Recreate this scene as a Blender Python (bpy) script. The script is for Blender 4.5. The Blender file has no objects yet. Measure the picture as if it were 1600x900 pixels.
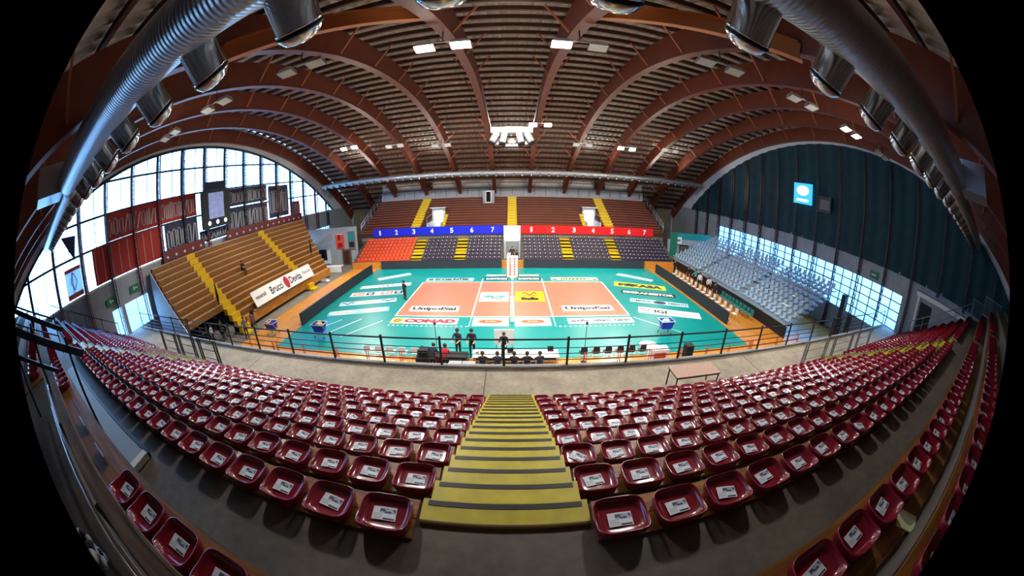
import bpy, bmesh, math, random
from mathutils import Vector, Matrix
random.seed(7)
sc = bpy.context.scene
COL = sc.collection
PI = math.pi

# ------------------------------------------------------------------ materials
def lin(h):
    h = h.lstrip('#')
    o = []
    for i in (0, 2, 4):
        c = int(h[i:i+2], 16) / 255
        o.append(c / 12.92 if c <= .04045 else ((c + .055) / 1.055) ** 2.4)
    return (*o, 1)

def mat(name, hexc, rough=.6, metal=0, var=.0, scale=6, bump=0, emit=0, spec=.5, coat=0):
    m = bpy.data.materials.new(name); m.use_nodes = True
    nt = m.node_tree; b = nt.nodes['Principled BSDF']
    c = lin(hexc)
    b.inputs['Base Color'].default_value = c
    b.inputs['Roughness'].default_value = rough
    b.inputs['Metallic'].default_value = metal
    b.inputs['Specular IOR Level'].default_value = spec
    if coat: b.inputs['Coat Weight'].default_value = coat; b.inputs['Coat Roughness'].default_value = .15
    if emit:
        b.inputs['Emission Color'].default_value = c
        b.inputs['Emission Strength'].default_value = emit
    if var or bump:
        tc = nt.nodes.new('ShaderNodeTexCoord')
        nz = nt.nodes.new('ShaderNodeTexNoise'); nz.inputs['Scale'].default_value = scale; nz.inputs['Detail'].default_value = 5
        nt.links.new(tc.outputs['Object'], nz.inputs['Vector'])
        if var:
            r = nt.nodes.new('ShaderNodeValToRGB')
            r.color_ramp.elements[0].position = .3; r.color_ramp.elements[1].position = .7
            r.color_ramp.elements[0].color = tuple(max(0, x * (1 - var)) for x in c[:3]) + (1,)
            r.color_ramp.elements[1].color = tuple(min(1, x * (1 + var)) for x in c[:3]) + (1,)
            nt.links.new(nz.outputs['Fac'], r.inputs['Fac']); nt.links.new(r.outputs['Color'], b.inputs['Base Color'])
        if bump:
            bp = nt.nodes.new('ShaderNodeBump'); bp.inputs['Strength'].default_value = bump; bp.inputs['Distance'].default_value = .02
            nt.links.new(nz.outputs['Fac'], bp.inputs['Height']); nt.links.new(bp.outputs['Normal'], b.inputs['Normal'])
    return m

def wood(name, h1, h2, rough=.5, axis=0, s=.6):
    """planks running along one axis, grain by stretched noise"""
    m = mat(name, h1, rough); nt = m.node_tree; b = nt.nodes['Principled BSDF']
    tc = nt.nodes.new('ShaderNodeTexCoord'); mp = nt.nodes.new('ShaderNodeMapping')
    sv = [9, 9, 9]; sv[axis] = s; mp.inputs['Scale'].default_value = sv
    nz = nt.nodes.new('ShaderNodeTexNoise'); nz.inputs['Scale'].default_value = 1.6; nz.inputs['Detail'].default_value = 6
    r = nt.nodes.new('ShaderNodeValToRGB'); r.color_ramp.elements[0].color = lin(h1); r.color_ramp.elements[1].color = lin(h2)
    r.color_ramp.elements[0].position = .35; r.color_ramp.elements[1].position = .65
    nt.links.new(tc.outputs['Object'], mp.inputs['Vector']); nt.links.new(mp.outputs[0], nz.inputs['Vector'])
    nt.links.new(nz.outputs['Fac'], r.inputs['Fac']); nt.links.new(r.outputs['Color'], b.inputs['Base Color'])
    return m

def concrete(name, h1, h2, rough=.75, joints=None, stain=.5):
    m = mat(name, h1, rough); nt = m.node_tree; b = nt.nodes['Principled BSDF']
    tc = nt.nodes.new('ShaderNodeTexCoord')
    n1 = nt.nodes.new('ShaderNodeTexNoise'); n1.inputs['Scale'].default_value = .9; n1.inputs['Detail'].default_value = 8; n1.inputs['Roughness'].default_value = .65
    n2 = nt.nodes.new('ShaderNodeTexNoise'); n2.inputs['Scale'].default_value = 7; n2.inputs['Detail'].default_value = 6
    mx = nt.nodes.new('ShaderNodeMath'); mx.operation = 'MULTIPLY_ADD'; mx.inputs[1].default_value = stain; 
    nt.links.new(tc.outputs['Object'], n1.inputs['Vector']); nt.links.new(tc.outputs['Object'], n2.inputs['Vector'])
    nt.links.new(n2.outputs['Fac'], mx.inputs[0]); nt.links.new(n1.outputs['Fac'], mx.inputs[2])
    r = nt.nodes.new('ShaderNodeValToRGB'); r.color_ramp.elements[0].position = .45; r.color_ramp.elements[1].position = .95
    r.color_ramp.elements[0].color = lin(h1); r.color_ramp.elements[1].color = lin(h2)
    nt.links.new(mx.outputs[0], r.inputs['Fac']); nt.links.new(r.outputs['Color'], b.inputs['Base Color'])
    return m

def glass_mat(name, tint='#eef6ff', gl=.06):
    m = bpy.data.materials.new(name); m.use_nodes = True; nt = m.node_tree; nt.nodes.clear()
    o = nt.nodes.new('ShaderNodeOutputMaterial'); mx = nt.nodes.new('ShaderNodeMixShader'); t = nt.nodes.new('ShaderNodeBsdfTransparent'); g = nt.nodes.new('ShaderNodeBsdfGlossy')
    t.inputs[0].default_value = lin(tint); g.inputs['Roughness'].default_value = .05; mx.inputs[0].default_value = gl
    nt.links.new(t.outputs[0], mx.inputs[1]); nt.links.new(g.outputs[0], mx.inputs[2]); nt.links.new(mx.outputs[0], o.inputs[0])
    return m

M = {}
def D(k, *a, **kw): M[k] = mat(k, *a, **kw)
M['concrete'] = concrete('concrete', '#5a5348', '#8d8475', .7)
M['concrete_walk'] = concrete('concrete_walk', '#7d7463', '#aea38c', .7)
M['concrete_dark'] = concrete('concrete_dark', '#3f3a32', '#6b6256', .55)
M['concrete_pale'] = concrete('concrete_pale', '#8f9091', '#b9b9b6', .8)
M['wall_grey'] = concrete('wall_grey', '#8e959d', '#abb2ba', .8)
M['wall_white'] = mat('wall_white', '#dfe4ea', .7, var=.04, scale=1.5)
M['parquet'] = wood('parquet', '#b9701e', '#dd9a3c', .3, 1, .5)
M['bench_wood'] = wood('bench_wood', '#8a4a12', '#c47a26', .42, 0, .5)
M['bench_orange'] = wood('bench_orange', '#a2491f', '#cb6c32', .42, 0, .5)
M['bench_side'] = wood('bench_side', '#a8651c', '#d89a44', .35, 1, .5)
M['plank'] = wood('plank', '#6f4313', '#a06a22', .5, 0, .7)
M['ledge_wood'] = wood('ledge_wood', '#6a5240', '#a08a74', .4, 0, .8)
D('teal', '#0a8c8a', .32, var=.04, scale=.7, spec=.38)
D('coral', '#f27c64', .32, var=.03, scale=.7, spec=.38)
D('line_white', '#f4f4f0', .5)
D('white', '#f2f2f0', .45)
D('offwhite', '#d8d8d4', .5)
D('black', '#0b0b0d', .45)
D('soft_black', '#15161a', .7)
D('navy', '#18264a', .5)
D('led_face', '#363a41', .65, var=.15, scale=40, spec=.2)
D('yellow', '#c3b32a', .42, var=.16, scale=5)
D('yellow_far', '#e0b818', .45, var=.06, scale=3)
D('rib', '#70341f', .5, var=.12, scale=2)
D('rib_pale', '#b0603a', .5)
D('purlin', '#4a221a', .6, var=.1)
D('beam_orange', '#c8733a', .5)
D('steel', '#cfd4d8', .28, metal=.65)
D('drum_steel', '#d2d6da', .17, metal=.92)
D('steel_dark', '#3a4046', .4, metal=.6)
D('grey_paint', '#8b949b', .45)
D('rail_black', '#14161b', .4)
D('rail_red', '#c2451e', .45)
D('maroon', '#7c0f24', .2, var=.08, scale=9, coat=.3)
D('purple_seat', '#2d2340', .35)
D('orange_seat', '#e04a1e', .35)
D('pale_seat', '#b9d4ea', .14)
D('tread_gloss', '#9fb3c2', .16)
D('blue_board', '#1626d8', .4)
D('red_board', '#e2121a', .4)
D('mikasa_yellow', '#d8e03a', .4)
D('gold', '#f0bd18', .4)
D('conad_red', '#a8122a', .4)
D('oval_red', '#e05a3c', .4)
D('ink', '#22242a', .5)
D('cyan_ad', '#bfe9f0', .4)
D('skyblue_ad', '#7fc4e6', .4)
D('cream_ad', '#f2efc2', .4)
D('ball_blue', '#2c32b4', .5)
D('skin', '#c98f70', .5)
D('hair', '#20160f', .6)
D('cloth_black', '#101218', .8)
D('cloth_navy', '#1a2136', .8)
D('cloth_white', '#d9dce0', .8)
D('cloth_red', '#a3202a', .8)
D('cloth_teal', '#0f8f8a', .7)
D('cloth_grey', '#6c7078', .8)
D('curtain', '#0f3947', .85, var=.15, scale=1)
D('truss_red', '#6b2a30', .5)
D('truss_brown', '#3c2126', .4)
D('truss_dark', '#151c26', .5)
D('banner_red', '#b4342f', .7)
D('banner_dark', '#39415c', .7)
D('banner_white', '#e4e8ee', .7)
def backlit(k, f):
    nt = M[k].node_tree; b = nt.nodes['Principled BSDF']; o = nt.nodes['Material Output']; t = nt.nodes.new('ShaderNodeBsdfTranslucent'); x = nt.nodes.new('ShaderNodeMixShader')
    t.inputs[0].default_value = b.inputs['Base Color'].default_value; x.inputs[0].default_value = f
    nt.links.new(b.outputs[0], x.inputs[1]); nt.links.new(t.outputs[0], x.inputs[2]); nt.links.new(x.outputs[0], o.inputs[0])
for k, f in (('banner_red', .25), ('banner_dark', .25), ('banner_white', .5)): backlit(k, f)
D('green_sign', '#0e7a48', .5)
D('green_curtain', '#0f6e58', .8)
D("doorway_glow", "#f4f8ff", .5, emit=1.6)  # glow stands in for daylight in the vomitory doorways
D('carton', '#b8754a', .7)
D('table_top', '#c9a896', .4, var=.05)
D('foil', '#c9ccd0', .3, metal=.8, bump=.6, scale=3)
D('lamp_white', '#fff4e0', .4, emit=22)
D('screen_cyan', '#2fb6e8', .4, emit=1.1)
D('screen_white', '#e6f6ff', .4, emit=1.4)
D('screen_photo', '#8fa0d8', .4, emit=.5, var=.5, scale=2)
M['glass'] = glass_mat('window_glass')
M['glass_dim'] = glass_mat('dim_glass', '#5f7a88', .12)

def duct_mat():
    m = mat('spiral_duct', '#d0d7dc', .32, metal=.6); nt = m.node_tree; b = nt.nodes['Principled BSDF']
    tc = nt.nodes.new('ShaderNodeTexCoord'); w = nt.nodes.new('ShaderNodeTexWave'); w.bands_direction = 'X'
    w.inputs['Scale'].default_value = 4.6; w.wave_profile = 'SIN'
    bp = nt.nodes.new('ShaderNodeBump'); bp.inputs['Strength'].default_value = .7; bp.inputs['Distance'].default_value = .03
    nt.links.new(tc.outputs['Object'], w.inputs['Vector']); nt.links.new(w.outputs['Fac'], bp.inputs['Height']); nt.links.new(bp.outputs['Normal'], b.inputs['Normal'])
    return m
M['duct'] = duct_mat()

def sheet_mat():
    """printed sheet, drawn by UV: pale paper, dark picture, black bar, grey text lines"""
    m = mat('printed_sheet', '#c3d0de', .55); nt = m.node_tree; b = nt.nodes['Principled BSDF']
    uv = nt.nodes.new('ShaderNodeUVMap'); sx = nt.nodes.new('ShaderNodeSeparateXYZ'); nt.links.new(uv.outputs[0], sx.inputs[0])
    def rng(sock, a, c):
        g = nt.nodes.new('ShaderNodeMath'); g.operation = 'GREATER_THAN'; g.inputs[1].default_value = a; nt.links.new(sock, g.inputs[0])
        l = nt.nodes.new('ShaderNodeMath'); l.operation = 'LESS_THAN'; l.inputs[1].default_value = c; nt.links.new(sock, l.inputs[0])
        x = nt.nodes.new('ShaderNodeMath'); x.operation = 'MULTIPLY'; nt.links.new(g.outputs[0], x.inputs[0]); nt.links.new(l.outputs[0], x.inputs[1]); return x.outputs[0]
    def both(p, q):
        x = nt.nodes.new('ShaderNodeMath'); x.operation = 'MULTIPLY'; nt.links.new(p, x.inputs[0]); nt.links.new(q, x.inputs[1]); return x.outputs[0]
    def over(base, fac, col):
        x = nt.nodes.new('ShaderNodeMix'); x.data_type = 'RGBA'; nt.links.new(fac, x.inputs[0])
        if base is None: x.inputs[6].default_value = lin('#e2ebf4')
        else: nt.links.new(base, x.inputs[6])
        x.inputs[7].default_value = lin(col); return x.outputs[2]
    nz = nt.nodes.new('ShaderNodeTexNoise'); nz.inputs['Scale'].default_value = 3.2; nt.links.new(uv.outputs[0], nz.inputs['Vector'])
    th = nt.nodes.new('ShaderNodeMath'); th.operation = 'GREATER_THAN'; th.inputs[1].default_value = .48; nt.links.new(nz.outputs['Fac'], th.inputs[0])
    pic = both(both(rng(sx.outputs[0], .3, .97), rng(sx.outputs[1], .52, .86)), th.outputs[0])
    bar = both(rng(sx.outputs[0], .48, .95), rng(sx.outputs[1], .05, .17))
    sn = nt.nodes.new('ShaderNodeMath'); sn.operation = 'MULTIPLY'; sn.inputs[1].default_value = 60; nt.links.new(sx.outputs[1], sn.inputs[0])
    s2 = nt.nodes.new('ShaderNodeMath'); s2.operation = 'SINE'; nt.links.new(sn.outputs[0], s2.inputs[0])
    s3 = nt.nodes.new('ShaderNodeMath'); s3.operation = 'GREATER_THAN'; s3.inputs[1].default_value = .3; nt.links.new(s2.outputs[0], s3.inputs[0])
    txt = both(both(rng(sx.outputs[0], .05, .42), rng(sx.outputs[1], .08, .5)), s3.outputs[0])
    c = over(None, both(rng(sx.outputs[0], .3, .97), rng(sx.outputs[1], .5, .9)), '#aebccd'); c = over(c, pic, '#465264'); c = over(c, txt, '#a3b1c2'); c = over(c, bar, '#0c1016')
    nt.links.new(c, b.inputs['Base Color'])
    return m
M['sheet'] = sheet_mat()

# ------------------------------------------------------------------ mesh builder
class MB:
    def __init__(s): s.v = []; s.f = []; s.mi = []; s.mats = []; s.sm = []
    def m(s, k):
        if k not in s.mats: s.mats.append(k)
        return s.mats.index(k)
    def add(s, vs, fs, k, smooth=False, mx=None):
        o = len(s.v)
        s.v += [tuple(mx @ Vector(p)) if mx else tuple(p) for p in vs]
        i = s.m(k)
        for f in fs: s.f.append([a + o for a in f]); s.mi.append(i); s.sm.append(smooth)
        return s
    def box(s, x0, x1, y0, y1, z0, z1, k, mx=None):
        vs = [(x0,y0,z0),(x1,y0,z0),(x1,y1,z0),(x0,y1,z0),(x0,y0,z1),(x1,y0,z1),(x1,y1,z1),(x0,y1,z1)]
        return s.add(vs, [(0,3,2,1),(4,5,6,7),(0,1,5,4),(1,2,6,5),(2,3,7,6),(3,0,4,7)], k, mx=mx)
    def bar(s, a, b, w, h, k, up=(0,0,1)):
        a, b = Vector(a), Vector(b); d = (b - a); L = d.length; d = d / L
        u = Vector(up)
        if abs(d.dot(u)) > .98: u = Vector((1, 0, 0))
        r = d.cross(u).normalized(); u = r.cross(d)
        mx = Matrix((( r.x, d.x, u.x, a.x), (r.y, d.y, u.y, a.y), (r.z, d.z, u.z, a.z), (0,0,0,1)))
        return s.box(-w/2, w/2, 0, L, -h/2, h/2, k, mx)
    def tube(s, pts, r, k, n=8, cap=True, smooth=True):
        pts = [Vector(p) for p in pts]; rs = r if isinstance(r, (list, tuple)) else [r] * len(pts)
        vs = []; fs = []
        t0 = (pts[1] - pts[0]).normalized(); u = Vector((0,0,1)) if abs(t0.z) < .9 else Vector((1,0,0))
        for i, p in enumerate(pts):
            t = (pts[min(i+1, len(pts)-1)] - pts[max(i-1, 0)]).normalized()
            a = t.cross(u)
            if a.length < 1e-4: a = t.cross(Vector((0, 1, 0)))
            a.normalize(); c = a.cross(t)
            for j in range(n):
                an = 2 * PI * j / n; vs.append(p + (a * math.cos(an) + c * math.sin(an)) * rs[i])
        for i in range(len(pts) - 1):
            for j in range(n):
                fs.append((i*n+j, i*n+(j+1) % n, (i+1)*n+(j+1) % n, (i+1)*n+j))
        s.add(vs, fs, k, smooth)
        if cap:
            o = len(s.v) - len(vs); i = s.m(k)
            s.f += [[o + j for j in range(n)][::-1], [o + (len(pts)-1)*n + j for j in range(n)]]; s.mi += [i, i]; s.sm += [False, False]
        return s
    def rings(s, rings, k, cap0=True, cap1=True, smooth=True, mx=None):
        n = len(rings[0]); vs = [p for r in rings for p in r]; fs = []
        for i in range(len(rings) - 1):
            for j in range(n): fs.append((i*n+j, i*n+(j+1) % n, (i+1)*n+(j+1) % n, (i+1)*n+j))
        if cap0: fs.append(tuple(range(n))[::-1])
        if cap1: fs.append(tuple((len(rings)-1)*n + j for j in range(n)))
        return s.add(vs, fs, k, smooth, mx)
    def lathe(s, prof, k, n=16, mx=None, smooth=True):
        return s.rings([[(r*math.cos(2*PI*j/n), r*math.sin(2*PI*j/n), z) for j in range(n)] for r, z in prof], k, mx=mx, smooth=smooth)
    def prism(s, poly, a, b, axis, k):
        """extrude a 2-D polygon along an axis: axis 'x' poly=(y,z); 'y' poly=(x,z); 'z' poly=(x,y)"""
        def P(p, t): return {'x': (t, p[0], p[1]), 'y': (p[0], t, p[1]), 'z': (p[0], p[1], t)}[axis]
        n = len(poly); vs = [P(p, a) for p in poly] + [P(p, b) for p in poly]
        fs = [tuple(range(n)), tuple(range(n, 2*n))[::-1]] + [(i, (i+1) % n, n+(i+1) % n, n+i) for i in range(n)]
        return s.add(vs, fs, k)
    def mesh(s, name):
        me = bpy.data.meshes.new(name); me.from_pydata(s.v, [], s.f)
        for k in s.mats: me.materials.append(M[k])
        me.polygons.foreach_set('material_index', s.mi); me.polygons.foreach_set('use_smooth', s.sm)
        me.update()
        bm = bmesh.new(); bm.from_mesh(me); bmesh.ops.recalc_face_normals(bm, faces=bm.faces); bm.to_mesh(me); bm.free()
        return me
    def build(s, name, parent=None, loc=None, rz=0, label=None, cat=None, group=None, kind=None):
        return link(s.mesh(name), name, parent, loc, rz, label, cat, group, kind)

def link(me, name, parent=None, loc=None, rz=0, label=None, cat=None, group=None, kind=None):
    o = bpy.data.objects.new(name, me); COL.objects.link(o)
    if parent is not None: o.parent = parent
    if loc is not None: o.location = loc
    if rz: o.rotation_euler = (0, 0, rz)
    return tag(o, label, cat, group, kind)
def tag(o, label=None, cat=None, group=None, kind=None):
    if label: o['label'] = label
    if cat: o['category'] = cat
    if group: o['group'] = group
    if kind: o['kind'] = kind
    return o
def thing(name, label, cat, loc=(0,0,0), rz=0, group=None): return link(None, name, None, loc, rz, label, cat, group)
def copy_tree(o, parent=None):
    c = o.copy(); COL.objects.link(c)
    if parent is not None: c.parent = parent
    for ch in list(o.children): copy_tree(ch, c)
    return c

_tx = {}
def text_geo(s, bold=.0):
    """flat outline of a word, normalised to height 1, from the built-in font"""
    key = (s, bold)
    if key in _tx: return _tx[key]
    c = bpy.data.curves.new('t', 'FONT'); c.body = s; c.size = 1; c.align_x = 'CENTER'; c.offset = bold; c.resolution_u = 3
    o = bpy.data.objects.new('t', c); COL.objects.link(o)
    dg = bpy.context.evaluated_depsgraph_get(); me = bpy.data.meshes.new_from_object(o.evaluated_get(dg))
    v = [tuple(p.co) for p in me.vertices]; f = [tuple(p.vertices) for p in me.polygons]
    bpy.data.objects.remove(o); bpy.data.curves.remove(c); bpy.data.meshes.remove(me)
    x0 = min(p[0] for p in v); x1 = max(p[0] for p in v); y0 = min(p[1] for p in v); y1 = max(p[1] for p in v)
    v = [((p[0]-x0)/(x1-x0)-.5, (p[1]-y0)/(y1-y0)-.5, 0) for p in v]
    _tx[key] = (v, f); return v, f
def add_text(mb, s, w, h, k, mx, bold=.02):
    v, f = text_geo(s, bold)
    mb.add([(p[0]*w, p[1]*h, 0) for p in v], f, k, mx=mx); return mb

WORDS = ['first','second','third','fourth','fifth','sixth','seventh','eighth','ninth','tenth','eleventh','twelfth','thirteenth','fourteenth','fifteenth','sixteenth','seventeenth','eighteenth','nineteenth','twentieth']
TENS = {2: ('twenty','twentieth'), 3: ('thirty','thirtieth'), 4: ('forty','fortieth'), 5: ('fifty','fiftieth')}
def nth(n):
    if n <= 20: return WORDS[n-1]
    t, u = divmod(n, 10)
    return TENS[t][1] if u == 0 else TENS[t][0] + '-' + WORDS[u-1]

# ------------------------------------------------------------------ camera: fisheye lens
cd = bpy.data.cameras.new('camera'); cam = bpy.data.objects.new('camera', cd); COL.objects.link(cam); sc.camera = cam
cd.type = 'PANO'; cd.panorama_type = 'FISHEYE_EQUISOLID'; cd.sensor_width = 36; cd.fisheye_lens = 527.4/1600*36; cd.fisheye_fov = math.radians(190)
cd.clip_start = .05; cd.clip_end = 500
yaw, pitch, roll = -.002, .307, -.003
F = Vector((math.sin(yaw)*math.cos(pitch), math.cos(yaw)*math.cos(pitch), -math.sin(pitch))); R = Vector((math.cos(yaw), -math.sin(yaw), 0)); U = R.cross(F)
R, U = R*math.cos(roll) + U*math.sin(roll), U*math.cos(roll) - R*math.sin(roll)
CAM = Vector((.03, -27.42, 9.51))
cam.matrix_world = Matrix(((R.x, U.x, -F.x, CAM.x), (R.y, U.y, -F.y, CAM.y), (R.z, U.z, -F.z, CAM.z), (0, 0, 0, 1)))

# ------------------------------------------------------------------ the hall
def arch_z(y, off=0): return -32.7 + math.sqrt((50+off)**2 - (y+4.2)**2)
def win_z(y): return -27.5 + math.sqrt(44.3**2 - (y+5.3)**2)
YN, YF = -36.5, 29.6
XL = 29.5
TH0, TH1 = math.asin((YN+4.2)/51.5), math.asin((YF+4.2)/51.5)

MB().box(-XL, XL, YN, YF, -.3, 0, 'concrete').build('floor', kind='structure')
MB().box(-20.3, XL-.3, -11.9, 13, 0, .01, 'parquet').build('floor_parquet', kind='structure')

# roof: corrugated sheet over purlins over steel arches
mb = MB(); vs = []; fs = []; NX = 394; NA = 40
for i in range(NX + 1):
    x = -XL + 2*XL*i/NX; dz = .05 if (i // 1) % 4 in (0, 1) else -.05
    for j in range(NA + 1):
        th = TH0 + (TH1-TH0)*j/NA; r = 51.95 + dz
        vs.append((x, -4.2 + r*math.sin(th), -32.7 + r*math.cos(th)))
for i in range(NX):
    for j in range(NA): fs.append((i*(NA+1)+j, (i+1)*(NA+1)+j, (i+1)*(NA+1)+j+1, i*(NA+1)+j+1))
D('sheeting', '#c2b6aa', .6, var=.06, scale=.6)
mb.add(vs, fs, 'sheeting'); mb.build('ceiling', kind='structure')
NP = 54
for j in range(NP):
    th = TH0 + (TH1-TH0)*(j+.5)/NP; mb = MB()
    c = Vector((0, math.sin(th), math.cos(th))); t = Vector((0, math.cos(th), -math.sin(th))); o = Vector((0, -4.2, -32.7))
    p = o + c*51.72
    mb.bar(p - Vector((XL-.05,0,0)), p + Vector((XL-.05,0,0)), .08, .26, 'purlin', up=tuple(c))
    mb.bar(p - c*.12 - Vector((XL-.05,0,0)), p - c*.12 + Vector((XL-.05,0,0)), .22, .04, 'purlin', up=tuple(c))
    mb.build('ceiling_purlin', kind='structure')
RIBX = [2.65 + 5.3*k for k in range(6)]
for x in [-a for a in RIBX[::-1]] + RIBX:
    mb = MB(); NB = 48; pr = []
    for j in range(NB + 1):
        th = TH0 + (TH1-TH0)*j/NB; s_, c_ = math.sin(th), math.cos(th)
        pr.append([(xx, -4.2 + r*s_, -32.7 + r*c_) for xx, r in ((x-.2, 50), (x+.2, 50), (x+.2, 51.36), (x-.2, 51.36))])
    mb.rings(pr, 'rib', smooth=False)
    fl = []
    for j in range(NB + 1):
        th = TH0 + (TH1-TH0)*j/NB; s_, c_ = math.sin(th), math.cos(th)
        fl.append([(xx, -4.2 + r*s_, -32.7 + r*c_) for xx, r in ((x-.26, 49.94), (x+.26, 49.94), (x+.26, 50.02), (x-.26, 50.02))])
    mb.rings(fl, 'rib', smooth=False)
    rib = mb.build('ceiling_arch', kind='structure')
    for j in range(16):      # knee braces from the arch to the purlins
        th = TH0 + (TH1-TH0)*(j+.5)/16
        c = Vector((0, math.sin(th), math.cos(th))); o = Vector((x, -4.2, -32.7))
        b = MB()
        for sg in (-1, 1):
            if abs(x + sg*.9) < XL - .1: b.bar(o + c*50.12 + Vector((sg*.24, 0, 0)), o + c*51.4 + Vector((sg*1.25, 0, 0)), .08, .08, 'rib_pale', up=(0, 1, 0))
        b.build('brace', rib)
for sg in (-1, 1):           # raking beams close to the camera
    b = MB(); a = Vector((sg*2.9, -15.3, 16.6)); e = Vector((sg*7.7, -21.5, 13.9))
    b.bar(a, e, .3, .06, 'beam_orange'); b.bar(a + Vector((0,0,.3)), e + Vector((0,0,.3)), .1, .6, 'beam_orange'); b.bar(a + Vector((0,0,.6)), e + Vector((0,0,.6)), .3, .06, 'beam_orange')
    b.build('ceiling_raking_beam', kind='structure')

# end walls ---------------------------------------------------------------
def strip(mb, xs, y0, y1, fz0, fz1, k, n=40):
    """wall slice between two height curves"""
    x0, x1 = xs
    for i in range(n):
        a = y0 + (y1-y0)*i/n; b = y0 + (y1-y0)*(i+1)/n
        p = [(a, fz0(a)), (b, fz0(b)), (b, fz1(b)), (a, fz1(a))]
        if fz1(a) - fz0(a) < .02 and fz1(b) - fz0(b) < .02: continue
        mb.prism(p, x0, x1, 'x', k)
SILL = 7.3
YW0, YW1 = -5.3 - math.sqrt(44.3**2 - (SILL+27.5)**2), -5.3 + math.sqrt(44.3**2 - (SILL+27.5)**2)
top = lambda y: arch_z(y, 1.9)
low = lambda y: SILL if not (YW0 < y < YW1) else max(SILL, win_z(y))
mb = MB(); strip(mb, (-XL, -XL+.15), YN, 29.4, low, lambda y: max(top(y), low(y)), 'wall_white', 66)
# grey band with two doorways and a strip window
def band(mb, x0, x1, segs, k):
    for y0, y1, z0, z1 in segs: mb.box(x0, x1, y0, y1, z0, z1, k)
band(mb, -XL, -XL+.15, [(YN, -19.3, 0, SILL), (-19.3, -14.7, 5.2, SILL), (-18.1, -17.7, 2.9, 5.2), (-19.3, -14.7, 0, 2.9), (-14.7, 9, 0, SILL), (9, 21, 4.9, SILL), (9, 21, 0, 3.3), (21, 29.4, 0, SILL)], 'wall_grey')
mb.build('wall_left', kind='structure')
mb = MB(); strip(mb, (XL-.15, XL), YN, 29.4, low, lambda y: max(top(y), low(y)), 'wall_white', 66)
band(mb, XL-.15, XL, [(YN, -17.8, 0, SILL), (-17.8, 13.5, 5.75, SILL), (-17.8, 13.5, 0, 2.2), (13.5, 29.4, 0, SILL)], 'wall_grey')
mb.build('wall_right', kind='structure')
MB().box(-XL, XL, YF-.1, YF+.1, 0, 7.2, 'concrete').build('wall_back', kind='structure')
MB().box(-XL, XL, YN-.1, YN+.1, 0, 9, 'concrete').build('wall_front', kind='structure')

# panes and framing of the arched windows
def arched_window(sg, name):
    w = thing(name, None, None); w['kind'] = 'structure'
    mb = MB(); strip(mb, (sg*(XL-.06), sg*(XL-.04)), YW0, YW1, lambda y: SILL, win_z, 'glass', 40); mb.build('window_pane', w)
    fr = MB()
    N = 44
    pts = [(sg*(XL-.12), YW0+(YW1-YW0)*i/N, win_z(YW0+(YW1-YW0)*i/N)) for i in range(N+1)]
    for a, b in zip(pts, pts[1:]): fr.bar(a, b, .22, .22, 'truss_dark')
    for z in (10.1, 12.3, 14.75):
        hw = math.sqrt(max(0, 44.3**2 - (z+27.5)**2)); fr.bar((sg*(XL-.14), max(YW0, -5.3-hw), z), (sg*(XL-.14), min(YW1, -5.3+hw), z), .1, .17, 'truss_dark')
    fr.bar((sg*(XL-.14), YW0, SILL), (sg*(XL-.14), YW1, SILL), .16, .16, 'offwhite')
    for i in range(16):
        y = -28.1 + 3.2*i
        if YW0 < y < YW1: fr.box(sg*(XL-.2) if sg < 0 else XL-.2, sg*(XL-.08) if sg < 0 else XL-.08, y-.16, y+.16, SILL, win_z(y), 'truss_dark')
    y = -31
    while y < 22:
        if YW0 < y < YW1: fr.bar((sg*(XL-.14), y, SILL), (sg*(XL-.14), y, win_z(y)), .08, .05, 'truss_dark')
        y += 1.6
    fr.build('window_frame', w)
    return w
arched_window(-1, 'window_1'); arched_window(1, 'window_2')
def lattice(sg, y, z0, z1, k):
    mb = MB(); x = sg*(XL-.45)
    for dx, dy in ((.18, -.12), (.18, .12), (-.18, 0)): mb.bar((x+dx, y+dy, z0), (x+dx, y+dy, z1), .07, .07, k)
    z = z0; n = 0
    while z < z1 - .35:
        s1 = 1 if n % 2 else -1
        mb.bar((x+.18, y-.12*s1, z), (x+.18, y+.12*s1, z+.35), .035, .035, k); mb.bar((x+.18*s1, y-.06, z), (x-.18*s1, y-.06, z+.35), .035, .035, k); z += .35; n += 1
    mb.build('wall_lattice_post', kind='structure')
for i in range(16):
    y = -28.1 + 3.2*i
    if YW0 < y < YW1:
        z1 = win_z(y) - .05
        lattice(-1, y, (2.9 if y < -14 else 0.0), z1, 'truss_red' if z1 < 17 and i % 3 else 'truss_dark')
        lattice(1, y, (6.95 if y < -19 else 2.9 if y < -14 else 0.0), z1, 'truss_brown')
# low windows and doors
def flat_window(name, x, y0, y1, z0, z1, ny, nz, k='grey_paint'):
    w = thing(name, None, None); w['kind'] = 'structure'
    MB().box(x-.02, x+.02, y0, y1, z0, z1, 'glass').build('window_pane', w)
    f = MB()
    for i in range(ny+1): y = y0+(y1-y0)*i/ny; f.box(x-.06, x+.06, y-.04, y+.04, z0, z1, k)
    for i in range(nz+1): z = z0+(z1-z0)*i/nz; f.box(x-.06, x+.06, y0, y1, z-.04, z+.04, k)
    f.build('window_frame', w)
flat_window('window_3', XL-.08, -17.8, 13.5, 2.2, 5.75, 24, 5, 'truss_dark')
flat_window('window_4', -XL+.08, 9, 21, 3.3, 4.9, 8, 1)
flat_window('door_1', -XL+.08, -17.7, -14.7, 2.9, 5.2, 2, 1, 'white'); flat_window('door_2', -XL+.08, -19.3, -18.1, 2.9, 5.2, 1, 1, 'white')
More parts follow.
